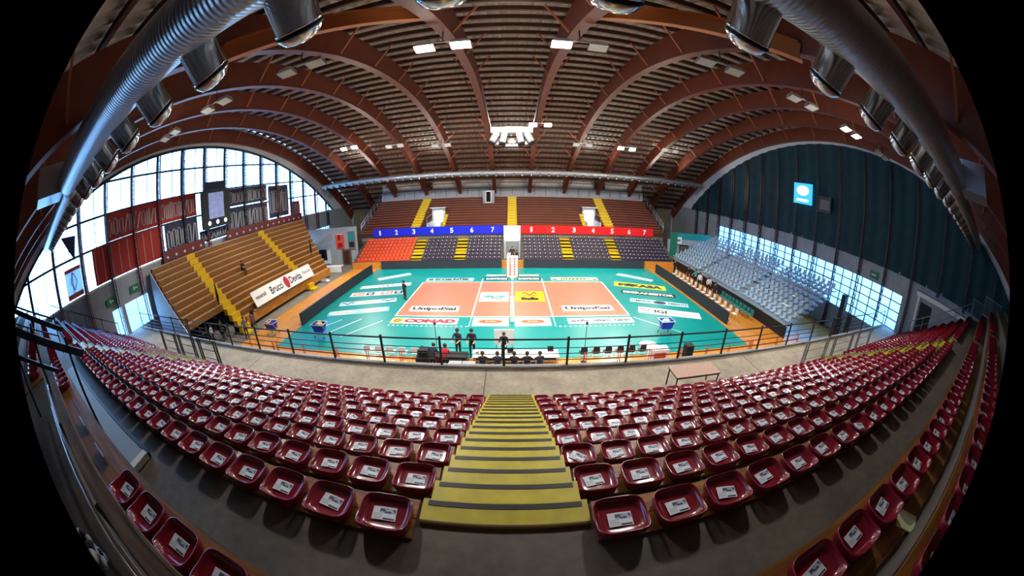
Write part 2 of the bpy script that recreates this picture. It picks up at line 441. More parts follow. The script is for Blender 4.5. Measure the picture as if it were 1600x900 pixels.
# stage curtain over the right window
mb = MB(); n = 150; vs = []; fs = []
for i in range(n+1):
    y = YW0 + .02 + (YW1-YW0-.04)*i/n; x = XL-.3 + .09*math.sin(i*1.35)
    vs += [(x, y, SILL-.1), (x, y, max(SILL, win_z(y)+.12))]
for i in range(n): fs.append((2*i, 2*i+2, 2*i+3, 2*i+1))
mb.add(vs, fs, 'curtain', True); mb.build('blackout_curtain', label='huge dark blue curtain covering the arched window behind the pale seats', cat='curtain')

# ------------------------------------------------------------------ near stand
WK = 2.9; T0 = 3.325; RISE = .4575; TREAD = .835; Y1 = -19.285
def row_y(k): return Y1 - TREAD*(k-1)
def row_z(k): return T0 + RISE*(k-1)
mb = MB()
MB().box(-XL+.15, XL-.15, -18.98, -16.45, WK-.25, WK, 'concrete_walk').build('floor_walkway', kind='structure')
MB().box(-XL+.15, XL-.15, -16.6, -16.4, WK-.3, WK+.1, 'concrete_pale').build('trim_kerb', kind='structure')
MB().box(-XL+.15, XL-.15, -19.2, -18.9, 0, WK-.25, 'concrete').build('wall_under_walkway', kind='structure')
mb = MB()
for k in range(1, 10):
    yf = row_y(k)+.27; yb = yf - TREAD if k < 9 else -27.02
    mb.box(-XL+.15, XL-.15, yb, yf, row_z(k)-1.1, row_z(k), 'concrete_dark')
for ya, yb, z in ((-27.87, -27.02, 7.5), (-28.72, -27.87, 8.05), (-29.6, -28.72, 8.55), (-36.4, -29.6, 8.7)): mb.box(-XL+.15, XL-.15, ya, yb, z-1.1, z, 'concrete_dark')
mb.build('floor_near_stand', kind='structure')
SEC = [(-28.2, -16.0), (-14.3, -.78), (.7, 14.3), (16.0, 28.2)]
for k in range(1, 10):
    for si, (a, b) in enumerate(SEC):
        m1 = MB(); yk = row_y(k); z = row_z(k)
        for q in range(2): m1.box(a, b, yk-.16+.225*q, yk-.16+.225*q+.215, z, z+.03, 'plank')
        rn = 'seat row by the walkway' if k == 1 else ('seat row along the concrete aisle' if k == 9 else nth(k)+' seat row from the walkway')
        o = m1.build('seat_plank', label='timber plank, %s, %s' % (rn, ['left end block', 'block left of central steps', 'block right of central steps', 'right end block'][si]), cat='plank', group='seat planks of the near stand')
        x = a + .35
        while x < b: MB().box(x-.03, x+.03, yk-.15, yk+.28, z+.03, z+.036, 'offwhite').build('joint_plate', o); x += 2.725
for nm, yk, z, a, b, si in (('A', -27.3, 7.5, -14, -1.0, 0), ('A', -27.3, 7.5, 1.0, 14.3, 1), ('B', -28.15, 8.05, 1.0, 14.3, 2), ('B', -28.15, 8.05, -26, -8, 3), ('A', -27.3, 7.5, 16, 28, 4), ('B', -28.15, 8.05, 16, 28, 5)):
    m1 = MB()
    for q in range(3): m1.box(a, b, yk-.5+.255*q, yk-.5+.255*q+.245, z, z+.03, 'plank')
    m1.build('seat_plank', label=['bare dark timber plank behind the aisle, beside the blue-grey walkway step', 'timber plank behind the aisle at right under maroon seats', 'topmost timber plank at right under the darkest seats', 'topmost timber plank at the far left', 'timber plank behind the aisle at the far right end', 'topmost timber plank at the far right end'][si], cat='plank', group='seat planks of the near stand')

for x in (-.95, -11.6, 10.4): MB().box(x-.012, x+.012, -18.97, -16.62, WK, WK+.003, 'soft_black').build('trim_floor_joint', kind='structure')
# yellow stairs
def stairs(cx, hw, label):
    t = thing('stairs', label, 'stairs', (cx, 0, 0))
    for j in range(18):
        yf = -18.56 - .4175*j; z = WK + .22875*(j+1)
        b = yf - .4175 if j < 17 else -25.93
        s = MB().box(-hw, hw, b, yf, z-.32, z+.004, 'yellow').build('step', t)
        g = MB(); g.box(-hw+.05, hw-.05, yf-.08, yf-.02, z+.004, z+.008, 'black')
        if j % 2 == 0: g.box(-hw+.05, hw-.05, yf-.36, yf-.315, z+.004, z+.008, 'soft_black')
        g.build('grip_strip', s)
        MB().box(-hw, hw, b+.002, b+.022, z+.004, z+.007, 'purlin').build('shadow_gap_line', s)  # dark strip painted in for the shadow gap behind each step
stairs(-.04, .71, 'yellow painted central steps between the maroon seats')
stairs(15.15, .75, 'yellow painted side steps on the right of the near stand')
stairs(-15.15, .75, 'yellow painted side steps on the left of the near stand')

# ------------------------------------------------------------------ playing floor
court = MB().box(-16.45, 16.45, -10.7, 10.05, .01, .03, 'teal').build('sports_floor_mat', label='turquoise synthetic playing mat around the orange volleyball court', cat='sports floor')
MB().box(-9, 9, -4.5, 4.5, .03, .034, 'coral').build('court_panel', court)
for x0, x1, y0, y1 in ((-9.05, -8.95, -4.55, 4.55), (8.95, 9.05, -4.55, 4.55), (-9, 9, -4.55, -4.45), (-9, 9, 4.45, 4.55), (-3.05, -2.95, -4.5, 5.6), (2.95, 3.05, -4.5, 5.6), (-.05, .05, -4.5, 4.5)):
    MB().box(x0, x1, y0, y1, .034, .038, 'line_white').build('court_line', court)
for sx in (-1, 1):
    for i in range(5): MB().box(sx*3-.05, sx*3+.05, -4.85-.35*i, -4.7-.35*i, .03, .036, 'line_white').build('line_dash', court)
x = -9
while x < 9.0:
    if not -2.9 < x < 2.9: MB().box(x, x+.15, -6.35, -6.25, .03, .036, 'line_white').build('line_dash', court)
    x += .36
for a, b in (((11.97, -7.99), (9.2, -4.9)), ((-11.6, -5.3), (-13.4, -8.3)), ((-13.3, -5.6), (-14.6, -7.6)), ((-9.7, -5.5), (-11.9, -8.6))):
    MB().bar((a[0], a[1], .032), (b[0], b[1], .032), .06, .006, 'line_white').build('old_marking', court)
def sticker(cx, cy, w, h, rz, base, items, shape='rect'):
    """base colour panel with words laid on it; items = (text, x, y, w, h, colour, bold)"""
    mx = Matrix.Translation((cx, cy, .038)) @ Matrix.Rotation(rz, 4, 'Z')
    mb = MB()
    if shape == 'rect': mb.box(-w/2, w/2, -h/2, h/2, 0, .004, base, mx)
    else: mb.rings([[(w/2*math.cos(2*PI*j/40), h/2*math.sin(2*PI*j/40), z) for j in range(40)] for z in (0, .004)], base, smooth=False, mx=mx)
    s = mb.build('sponsor_sticker', court)
    for n_, it in enumerate(items):
        l = MB(); zt = .007 + .002*n_
        if it[0] == '#oval': l.rings([[(it[1]+it[3]/2*math.cos(2*PI*j/32), it[2]+it[4]/2*math.sin(2*PI*j/32), z) for j in range(32)] for z in (.004, zt)], it[5], smooth=False, mx=mx); nm = 'emblem'
        elif it[0] == '#box': l.box(it[1]-it[3]/2, it[1]+it[3]/2, it[2]-it[4]/2, it[2]+it[4]/2, .004, zt, it[5], mx); nm = 'emblem'
        elif it[0] == '#flower':
            for a in range(6):
                c, s_ = math.cos(a*PI/3), math.sin(a*PI/3)
                l.rings([[(it[1]+it[3]*.3*c+it[3]*.17*math.cos(2*PI*j/12), it[2]+it[4]*.3*s_+it[4]*.17*math.sin(2*PI*j/12), z) for j in range(12)] for z in (.004, zt)], it[5], smooth=False, mx=mx)
            nm = 'emblem'
        elif it[0] == '#wave':
            l.tube([(it[1]+it[3]*(t/12-.5), it[2]+it[4]*.4*math.sin(t/12*3*PI), zt) for t in range(13)], .05, it[5], 5); l.v = [tuple(mx @ Vector(p)) for p in l.v]; nm = 'emblem'
        else: add_text(l, it[0], it[3], it[4], it[5], mx @ Matrix.Translation((it[1], it[2], zt+.001)), it[6]); nm = 'lettering'
        l.build(nm, s)
    return s
sticker(-6.45, -5.43, 5.1, 1.05, 0, 'white', [('#box', -2.05, 0, .85, .9, 'gold'), ('#flower', -2.05, 0, .7, .7, 'oval_red'), ('CONAD', .45, 0, 3.9, .72, 'conad_red', .08)])
sticker(-6.2, -2.95, 4.0, 1.15, 0, 'white', [('UnipolSai', 0, -.05, 3.6, .9, 'black', .05)])
sticker(6.0, -2.85, 4.15, 1.2, 0, 'white', [('UnipolSai', 0, -.05, 3.7, .9, 'black', .05)])
for sx, cx in ((-1, -1.54), (1, 1.46)):
    sticker(cx, -5.48, 2.55, 1.45, 0, 'white', [('#oval', 0, .05, 1.95, .85, 'oval_red'), ('#oval', 0, .05, 1.82, .74, 'cream_ad'), ('#oval', 0, .05, 1.72, .64, 'oval_red'), ('SUSA', 0, .06, .75, .2, 'cream_ad', .02)])
sticker(6.48, -5.4, 5.0, .95, 0, 'white', [('Salumificio', -1.6, .05, 1.45, .5, 'ink', .04), ('Valtiberino', .05, .05, 1.5, .5, 'ink', .04), ('Valentini', 1.6, .05, 1.3, .5, 'ink', .04)])
sticker(1.5, .08, 2.5, 2.65, 0, 'gold', [('#wave', 0, .65, 1.2, .7, 'ink'), ('#box', -.0, .15, 1.25, .14, 'ink'), ('Balla', 0, -.62, 1.5, .75, 'black', .07)])
sticker(-1.55, 0, 2.5, 2.5, 0, 'offwhite', [('#oval', 0, 0, 2.45, 1.9, 'white'), ('SIMCOM', 0, .05, 1.8, .6, 'cloth_teal', .06), ('#wave', .2, -.45, .9, .3, 'cloth_teal')])
sticker(-1.6, 5.6, 2.35, 1.1, 0, 'navy', [('BARTOCCI', 0, -.05, 2.1, .65, 'white', .07)])
sticker(1.66, 5.6, 2.35, 1.1, 0, 'black', [('BARTOCCI', 0, -.05, 2.1, .65, 'white', .07)])
sticker(-1.7, 6.9, 2.1, .5, 0, 'white', []); sticker(1.75, 6.9, 2.1, .5, 0, 'cream_ad', [])
sticker(-6.4, 5.4, 4.95, 1.0, 0, 'cyan_ad', [('#oval', -2.0, 0, .6, .6, 'ink'), ('ECOSUNTEK', .3, 0, 3.7, .65, 'ink', .07)])
sticker(6.4, 5.5, 4.9, 1.05, 0, 'cream_ad', [('VITAKRAFT', 0, 0, 3.2, .6, 'cloth_navy', .04), ('#box', -2.1, -.2, .5, .3, 'ink'), ('#box', 2.1, -.2, .5, .3, 'ink')])
A1 = .6
sticker(-12.95, 6.7, 3.85, .95, A1, 'cyan_ad', [])
sticker(-12.75, 3.3, 5.3, .9, .245, 'white', [('LA A', .35, 0, 1.3, .5, 'ink', .03), ('#box', -1.4, 0, 1.6, .3, 'cream_ad')])
sticker(-12.75, .85, 5.3, 1.15, .19, 'white', [('#box', -1.85, 0, 1.15, .8, 'oval_red'), ('PELIS', -1.85, 0, .9, .45, 'white', .03), ('#box', -.65, 0, .8, .8, 'navy'), ('#box', 1.0, 0, 1.15, .8, 'oval_red'), ('PELIS', 1.0, 0, .9, .45, 'white', .03), ('#box', 2.15, 0, .8, .8, 'navy'), ('#oval', -.65, 0, .4, .4, 'white'), ('#oval', 2.15, 0, .4, .4, 'white')])
sticker(-12.7, -1.55, 5.3, .95, .27, 'cyan_ad', [('#wave', -1.9, 0, 1.2, .5, 'ink'), ('#box', .2, 0, 1.9, .6, 'cream_ad'), ('Gherardi', .2, 0, 1.6, .4, 'cloth_grey', .01), ('#wave', 1.9, 0, 1.2, .4, 'ink')])
sticker(-12.65, -3.8, 5.4, 1.05, .29, 'skyblue_ad', [('#oval', -1.35, 0, 2.4, .85, 'cream_ad'), ('#oval', 1.35, 0, 2.4, .85, 'cream_ad'), ('Chiodini', -1.35, 0, 1.7, .45, 'cloth_grey', .01), ('Chiodini', 1.35, 0, 1.7, .45, 'cloth_grey', .01)])
sticker(13.3, 6.2, 4.2, .85, -.68, 'cyan_ad', [('LORENZINI', 0, 0, 2.8, .4, 'cloth_grey', .01)])
sticker(12.75, 3.0, 5.35, 1.5, -.325, 'mikasa_yellow', [('MIKASA', .05, 0, 4.6, 1.0, 'ink', .08)])
sticker(12.72, .55, 5.35, 1.0, -.31, 'soft_black', [('BIGRANSSTOR', 0, 0, 5.0, .6, 'white', .05)])
sticker(12.8, -1.9, 5.4, .95, -.34, 'skyblue_ad', [('#box', 0, 0, 5.3, .9, 'cyan_ad'), ('UMBRIA', -1.65, 0, 1.7, .5, 'cloth_navy', .02), ('#oval', 0, 0, 1.2, .8, 'navy'), ('AMBIENTE', 1.65, 0, 1.8, .5, 'cloth_navy', .02)])
sticker(12.72, -4.28, 5.4, 1.35, -.36, 'white', [('#wave', -2.0, .05, 1.0, .5, 'cloth_grey'), ('IGI', -.8, 0, 1.1, .75, 'ink', .05), ('Investigazioni', 1.15, -.12, 2.5, .45, 'cloth_grey', .01)])

# net ---------------------------------------------------------------------
net = thing('volleyball_net', 'white volleyball net across the orange court, seen end-on', 'net', (0, 0, 0))
for sy in (-1, 1):
    MB().tube([(0, sy*5.4, .03), (0, sy*5.4, 2.55)], .05, 'steel', 12).build('post', net)
    MB().box(-.14, .14, sy*5.4-.14, sy*5.4+.14, .05, 1.9, 'white').build('post_pad', net)
    MB().tube([(0, sy*4.5, 1.43), (0, sy*4.5, 3.2)], .012, 'rail_red', 6).build('antenna', net)
MB().box(-.015, .015, -4.75, 4.75, 2.36, 2.43, 'white').build('top_band', net)
MB().box(-.012, .012, -4.75, 4.75, 1.43, 1.48, 'white').build('bottom_band', net)
mb = MB(); y = -4.75
while y <= 4.75: mb.box(-.004, .004, y-.006, y+.006, 1.48, 2.36, 'white'); y += .1
for i in range(9): mb.box(-.004, .004, -4.75, 4.75, 1.48+.1*i-.006, 1.48+.1*i+.006, 'white')
mb.build('mesh_netting', net)
rst = thing('referee_stand', 'tall referee stand with white pink-printed padding at far end of the net', 'referee stand', (0, 6.3, 0))
MB().box(-.55, .55, -.35, -.25, .04, 2.35, 'white').build('pad', rst)
for sx in (-1, 1):
    for i in range(7): MB().box(sx*.22-.07, sx*.22+.07, -.358, -.35, .3+.27*i, .48+.27*i, 'oval_red').build('print_mark', rst)
for sx in (-.5, .5):
    for yy in (-.2, .9): MB().tube([(sx, yy, .03), (sx*.8, yy*.8, 1.5)], .03, 'steel', 8).build('leg', rst)
MB().box(-.45, .45, -.2, .7, 1.45, 1.52, 'steel_dark').build('platform', rst)
mb = MB()
for i in range(5): mb.bar((-.35, .75+.03*i, .3+.26*i), (.35, .75+.03*i, .3+.26*i), .04, .03, 'steel')
mb.build('ladder', rst)
# ------------------------------------------------------------------ LED boards
def led(x, y, rz, w, label, group, strut=True):
    t = thing('led_board', label, 'LED board', (x, y, .03), rz, group)
    MB().box(-w/2, w/2, -.06, .06, 0, .98, 'led_face').build('screen_panel', t)
    f = MB(); f.box(-w/2, w/2, -.07, .07, .98, 1.0, 'rail_black'); f.build('top_edge', t)
    if strut:
        for sx in (-w*.32, w*.32):
            MB().bar((sx, .06, .85), (sx, .55, .02), .05, .04, 'white').bar((sx, .06, .02), (sx, .6, .02), .05, .04, 'white').build('rear_brace', t)
        k = MB(); k.lathe([(.0, .0), (.09, .03), (.11, .1), (.09, .18), (0, .2)], 'cloth_red' if rs0.random() < .25 else 'soft_black', 8, Matrix.Translation((w*.1, .62, 0))); k.build('weight', t)
rs0 = random.Random(11)
for i in range(9):
    w = 15.5/9; y = -7.1 + w*(i+.5)
    led(-16.42 - (.0), y, PI/2, w-.01, 'dark LED board on the left of the turquoise mat, %s from the near end' % nth(i+1), 'LED boards on the left side')
    led(16.85, y-.0, -PI/2, w-.01, 'dark LED board on the right of the turquoise mat, %s from the near end' % nth(i+1), 'LED boards on the right side')
for i in range(8):
    w = 14.7/8; led(-15.9+w*(i+.5), 10.15, 0, w-.01, 'dark LED board below left half of far stand, %s from the left' % nth(i+1), 'LED boards on the far side', False)
    led(1.3+w*(i+.5), 10.15, 0, w-.01, 'dark LED board below right half of far stand, %s from the net' % nth(i+1), 'LED boards on the far side', False)

# ------------------------------------------------------------------ far stand
LO = [(10.95 + .66*i, .85 + .3*i) for i in range(7)]
mb = MB()
for i, (y, z) in enumerate(LO):
    for a, b in ((-20.2, -1.1), (1.05, 20.6)): mb.box(a, b, y-.33, y+.33 if i < 6 else 15.8, 0 if i == 0 else z-.45, z, 'concrete_dark')
mb.build('floor_lower_far_tier', kind='structure')
MB().box(-20.2, 20.6, 10.5, 10.6, 0, .86, 'bench_side').build('trim_front_boards', kind='structure')
def far_seat(k):
    m = MB()
    m.rings([sup(.22, .2, 12, .02), sup(.23, .21, 12, .07), sup(.2, .18, 12, .05)], k)
    m.add([(-.2, .2, .04), (.2, .2, .04), (.21, .27, .36), (-.21, .27, .36), (-.2, .23, .04), (.2, .23, .04), (.21, .3, .36), (-.21, .3, .36)], [(0,1,2,3), (7,6,5,4), (3,2,6,7), (0,3,7,4), (1,5,6,2), (0,4,5,1)], k)
    return m
def sup(a, b, n, z, zb=0, back=0, e=4.2):
    r = []
    for j in range(n):
        t = 2*PI*j/n; c, s = math.cos(t), math.sin(t)
        r.append((a*math.copysign(abs(c)**(2/e), c), b*math.copysign(abs(s)**(2/e), s), z + back*max(0, -s)**1.5))
    return r
fs_me = {}
for k in ('purple_seat', 'orange_seat'):
    m = far_seat(k)
    if k == 'purple_seat': m.box(-.05, .05, .19, .205, .2, .32, 'offwhite')
    else: m.box(-.035, .035, .19, .205, .24, .3, 'cream_ad')
    fs_me[k] = m.mesh('stadium_seat')
BL = [(-19.75, -12.4, 'orange_seat', 'leftmost block'), (-10.85, -6.95, 'purple_seat', 'block between left steps'), (-5.5, -1.3, 'purple_seat', 'block left of net'), (1.3, 5.95, 'purple_seat', 'block right of net'), (7.35, 11.9, 'purple_seat', 'block between right steps'), (13.3, 20.3, 'purple_seat', 'rightmost block')]
for a, b, k, nm in BL:
    n = int((b-a)/.52); p = (b-a)/n
    for i, (y, z) in enumerate(LO):
        for j in range(n):
            col = 'orange' if k[0] == 'o' else 'dark purple'
            o = link(fs_me[k], 'orange_seat' if k[0] == 'o' else 'purple_seat', loc=(a+p*(j+.5), y, z+.02))
            tag(o, '%s seat, %s, %s row, %s from left' % (col, nm, ['lowest','second','third','fourth','fifth','sixth','top'][i], nth(j+1)), 'seat', '%s seats of the far stand' % col)
def far_steps(x0, x1, rows, label, sub=2, k='yellow_far'):
    t = thing('stairs', label, 'stairs', ((x0+x1)/2, rows[0][0], 0))
    hw = (x1-x0)/2; dy = (rows[1][0]-rows[0][0])/sub; dz = (rows[1][1]-rows[0][1])/sub
    for i in range(len(rows)*sub):
        y = -.33 + dy*i; z = rows[0][1] - dz + dz*(i+1)
        MB().box(-hw, hw, y, y+dy, z-.4, z+.02, k).box(-hw, hw, y-.012, y+.05, z-.1, z+.024, 'yellow').build('step', t)
for a, b, l in ((-12.3, -10.95, 'yellow steps beside the orange seats of the far stand'), (-6.88, -5.55, 'yellow steps in the dark purple seats just left of the net'), (6.02, 7.28, 'yellow steps in the dark purple seats just right of the net'), (11.97, 13.23, 'yellow steps nearest the right end of the dark purple seats')): far_steps(a, b, LO, l, 1)
# centre door under the banners
MB().box(-1.1, 1.05, 15.2, 15.3, 0, 4.3, 'wall_white').build('wall_tunnel', kind='structure')
d = thing('tunnel_door', 'grey double door in the white gap between the far seat blocks', 'door', (0, 15.15, 0)); MB().box(-.8, .8, -.05, .05, 0, 2.3, 'grey_paint').build('door_leaf', d); MB().box(-.9, .9, -.07, .0, 2.3, 2.4, 'white').build('door_frame', d); MB().box(-.04, .04, -.1, -.05, 1, 1.2, 'steel').build('handle', d)
# banners with figures
def figures(y, x0, x1, z0, z1, k, xs, label):
    t = thing('hanging_numbered_banner', label, 'banner', ((x0+x1)/2, y, z0)); w = (x1-x0)/2
    MB().box(-w, w, -.03, .03, 0, z1-z0, k).build('cloth', t)
    for i, x in enumerate(xs):
        l = MB(); mx = Matrix.Translation((x-(x0+x1)/2, -.04, (z1-z0)*.5)) @ Matrix.Rotation(PI/2, 4, 'X')
        add_text(l, str(i+1), .42 if i else .25, .66, 'white', mx, .03); l.build('figure', t)
figures(15.55, -19.0, -1.05, 3.2, 4.3, 'blue_board', [-17.95, -15.5, -13.0, -10.5, -7.85, -5.2, -2.5], 'long blue banner with white figures 1 to 7 above the left seats')
figures(15.55, 1.1, 19.3, 3.2, 4.3, 'red_board', [2.45, 5.25, 8.0, 10.55, 13.2, 15.65, 17.95], 'long red banner with white figures 1 to 7 above the right seats')
UP = [(16.05 + .65*i, 4.05 + .305*i) for i in range(13)]
mb = MB()
for i, (y, z) in enumerate(UP):
    cuts = [(-21, 21)] if i > 5 else [(-21, -11.35), (-9.5, 9.9), (11.75, 21)]
    for a, b in cuts: mb.box(a, b, y-.3, y+.35 if i < 12 else 24.3, z-.9, z-.3, 'purlin')
mb.box(-21, 21, 15.8, 15.9, 2.6, 3.8, 'concrete'); mb.build('floor_upper_far_tier', kind='structure')
UN = ['lowest','second','third','fourth','fifth','sixth','seventh','eighth','ninth','tenth','eleventh','twelfth','topmost']
for i, (y, z) in enumerate(UP):
    s5 = [(-20.8, -13.75, 'at its left end'), (-12.35, -.72, 'left of its centre steps'), (.68, 12.3, 'right of its centre steps'), (13.8, 20.8, 'at its right end')]
    if i < 6: s5[1] = (-8.9, -.72, s5[1][2]); s5[2] = (.68, 9.3, s5[2][2])
    if i > 9: s5[1:2] = [(-12.35, -4.5, 'left of the cabin'), (-2.6, -.72, 'between cabin and centre steps')]
    for a, b, nm in s5:
        t = thing('bench', 'orange wooden bench, %s row of far upper tier, %s' % (UN[i], nm), 'bench', ((a+b)/2, y, z), 0, 'wooden benches of the far upper tier'); w = (b-a)/2
        MB().box(-w, w, -.14, .16, -.05, 0, 'bench_orange').build('seat_board', t)
        MB().box(-w, w, -.04, .0, -.3, -.05, 'purlin').build('riser_board', t)
for a, b, l in ((-13.7, -12.4, 'yellow steps at the left of the far upper tier'), (-.65, .62, 'yellow steps in the middle of the far upper tier'), (12.4, 13.7, 'yellow steps at the right of the far upper tier')): far_steps(a, b, [(y, z-.02) for y, z in UP], l, 1)
far_steps(-9.38, -8.95, [(y, z-.02) for y, z in UP[:6]], 'narrow yellow steps right of the left vomitory doorway', 1); far_steps(9.35, 9.83, [(y, z-.02) for y, z in UP[:6]], 'narrow yellow steps left of the right vomitory doorway', 1)
for cx, l in ((-10.4, 'bright white vomitory doorway in the left of far upper tier'), (10.85, 'bright white vomitory doorway in the right of far upper tier')):
    t = thing('vomitory', l, 'doorway', (cx, 19.6, 3.6))
    MB().box(-.95, .95, .0, .1, 0, 2.9, 'wall_white').box(-.95, -.85, -3.4, .1, 0, 1.1, 'wall_white').box(.85, .95, -3.4, .1, 0, 1.1, 'wall_white').build('surround', t)
    MB().box(-.6, .6, -.04, 0, .3, 2.5, 'doorway_glow').build('lit_opening', t)
    MB().box(-1.1, 1.1, -.9, .1, 2.9, 3.0, 'white').build('canopy', t)
    for sx in (-.9, .9): MB().tube([(sx, -3.4, 1.1), (sx, -3.4, 1.9), (sx, -.1, 2.1)], .025, 'steel', 6).build('handrail', t)
# wall above the far stand
mb = MB(); mb.box(-21, 21, 24.4, 24.5, 6.8, 9.05, 'wall_grey'); mb.box(-21, 21, 24.9, 25.0, 6.8, 10.9, 'concrete_pale'); mb.build('wall_far_stand', kind='structure')
mb = MB()
for i in range(25): x = -20.4+1.7*i; mb.box(x-.03, x+.03, 24.37, 24.4, 7.9, 9.05, 'steel_dark')
mb.box(-21, 21, 24.35, 24.42, 9.0, 9.1, 'steel_dark'); mb.build('trim_panel_joints', kind='structure')
for i, x in enumerate((-13.2, 13.5)):
    g = thing('roof_speaker', 'dark box loudspeaker under the long far duct, %s end' % ('left' if i == 0 else 'right'), 'loudspeaker', (x, 24.2, 9.15)); MB().box(-.9, .9, -.1, .15, 0, 1.1, 'steel_dark').build('cabinet', g); MB().box(-.8, .8, -.13, -.1, .1, 1.0, 'soft_black').build('grille', g)
b = thing('control_booth', 'white framed control cabin at top of the far stand', 'cabin', (-3.5, 22.7, 6.6))
MB().box(-.85, .85, 0, 1.6, 0, 2.1, 'wall_grey').build('body', b); MB().box(-.32, .32, -.03, 0, .4, 1.9, 'glass_dim').build('pane', b)
f = MB(); f.box(-.42, -.32, -.05, 0, .3, 2.0, 'white').box(.32, .42, -.05, 0, .3, 2.0, 'white').box(-.42, .42, -.05, 0, 1.9, 2.05, 'white').box(-.42, .42, -.05, 0, .25, .4, 'white'); f.build('frame', b)
# end rails of the upper tier
for sx, l in ((-1, 'grey stepped railing at the left end of far upper tier'), (1, 'grey stepped railing at the right end of far upper tier')):
    t = thing('end_railing', l, 'railing', (sx*21.1, 16, 0))
    for i in range(0, 13, 2):
        y, z = UP[i]; MB().tube([(0, y-16, z-.6), (0, y-16, z+.95)], .03, 'steel', 6).build('post', t)
    m = MB(); m.tube([(0, UP[0][0]-16, UP[0][1]+.95), (0, UP[12][0]-16, UP[12][1]+.95)], .03, 'steel', 6); m.tube([(0, UP[0][0]-16, UP[0][1]+.45), (0, UP[12][0]-16, UP[12][1]+.45)], .03, 'steel', 6); m.build('rail', t)

# corner walls beside the far stand
MB().box(-29.3, -20.4, 13.0, 13.15, 0, 5.2, 'wall_grey').build('wall_corner_left', kind='structure')
MB().box(20.8, 29.3, 13.6, 13.75, 0, 3.3, 'wall_grey').build('wall_corner_right', kind='structure')
def panel(name, label, cat, x, y, z, w, h, k, extra=None):
    t = thing(name, label, cat, (x, y, z)); MB().box(-w/2, w/2, -.04, 0, 0, h, k).build('panel', t)
    if extra: 
        e = MB()
        for a in extra: e.box(a[0], a[1], -.05, -.04, a[2], a[3], a[4])
        e.build('print', t)
panel('mounted_poster', 'tall pale red poster on the corner wall left of far stand', 'poster', -23.1, 12.95, 2.3, 1.35, 2.1, 'oval_red', [(-.3, .1, 1.2, 1.9, 'conad_red'), (-.4, .4, .2, .8, 'conad_red'), (-.6, .6, 1.95, 2.05, 'cream_ad')])
panel('mounted_poster', 'white panel with dark photograph beside the long left barrier', 'poster', -25.6, 12.0, .5, 2.6, 2.6, 'wall_white', [(-.6, .7, .5, 2.0, 'soft_black'), (-.4, .3, .9, 1.3, 'purple_seat')])
panel('corner_door', 'dark brown door in the corner wall left of orange seats', 'door', -22.2, 12.96, 0, 1.5, 2.2, 'concrete_dark', [(-.5, .4, .2, 2.0, 'purlin')])
panel('mounted_notice_board', 'blue and white notice board at the left corner wall', 'notice board', -21.2, 12.9, 2.2, 1.1, 2.4, 'cloth_grey', [(-.4, .4, 1.2, 2.1, 'cloth_teal'), (-.4, .4, .3, 1.0, 'soft_black')])
MB().prism([(-4, 0), (-2, 0), (2, 2.1), (2, 2.9)], -.06, .06, 'y', 'grey_paint').build('ramp_panel', loc=(-25.2, 11.0, 1.9), label='sloping slate-blue stair side under the far left wall', cat='stair')
gc = MB(); n = 24; vs = []; 
for i in range(n+1): vs += [(-.55+1.1*i/n, .06*math.sin(i*1.6), 0), (-.55+1.1*i/n, .06*math.sin(i*1.6), 4.4)]
gc.add(vs, [(2*i, 2*i+2, 2*i+3, 2*i+1) for i in range(n)], 'green_curtain', True); gc.build('hanging_curtain', loc=(21.2, 12.6, 0), label='narrow dark green curtain beside the right end of purple seats', cat='curtain')
panel('corner_door', 'dark grey doorway right of the green curtain', 'door', 23.4, 13.55, 0, 1.5, 2.6, 'truss_dark', [(-.6, .6, .05, 2.4, 'concrete_dark')])
panel('mounted_poster', 'poster with blue and red photograph on the right corner wall', 'poster', 25.2, 13.3, .7, 1.9, 1.8, 'cloth_navy', [(-.8, .0, .1, .8, 'cloth_red'), (.1, .8, .9, 1.6, 'cloth_grey'), (-.7, -.1, 1.0, 1.6, 'cloth_navy')])
panel('wall_sign', 'small white notice above the doorway right of green curtain', 'sign', 22.2, 13.3, 2.8, 1.2, .9, 'white', [(-.4, .4, .3, .6, 'cloth_grey')])
panel('mounted_hoarding', 'teal hoarding on the raised corner right of far stand', 'hoarding', 24.6, 13.7, 3.3, 6.5, .9, 'cloth_teal')

# ------------------------------------------------------------------ left bleacher
BX0, BZ0, BT, BR, BN = -21.85, 1.15, .53, .48, 13
mb = MB()
for i in range(BN):
    y0 = -14.2 if i >= 3 else -9.6
    mb.box(BX0-BT*(i+1), BX0-BT*i, y0, 7.2 + .35*i, BZ0+BR*i-.55, BZ0+BR*i-.02, 'plank')
mb.build('floor_left_bleacher', kind='structure')
MB().prism([(BX0-.1, 0), (BX0-BT*BN, 0), (BX0-BT*BN, BZ0+BR*BN-.5), (BX0-.1, BZ0-.5)], -14.35, -14.25, 'y', 'wall_white').build('wall_bleacher_side', kind='structure')
for y0, y1, nm in ((-14.2, -9.75, 'near end'), (-8.55, 1.6, 'middle section'), (2.8, 7.2, 'far end')):
    for i in range(BN):
        if i < 3 and nm == 'near end': continue
        b = y1 + (.35*i if nm == 'far end' else 0); x = BX0-BT*i; z = BZ0+BR*i
        t = thing('bleacher_bench', 'varnished wooden bench of left bleacher, %s row up, %s' % (nth(i+1), nm), 'bench', (x, (y0+b)/2, z), 0, 'wooden benches of the left bleacher'); w = (b-y0)/2
        MB().box(-.36, 0, -w, w, -.04, 0, 'bench_side').build('seat_board', t)
        MB().box(-.06, -.02, -w, w, -.3, -.04, 'bench_side').build('riser_board', t)
        MB().box(-.01, .012, -w, w, -.035, .004, 'offwhite').build('nosing', t)
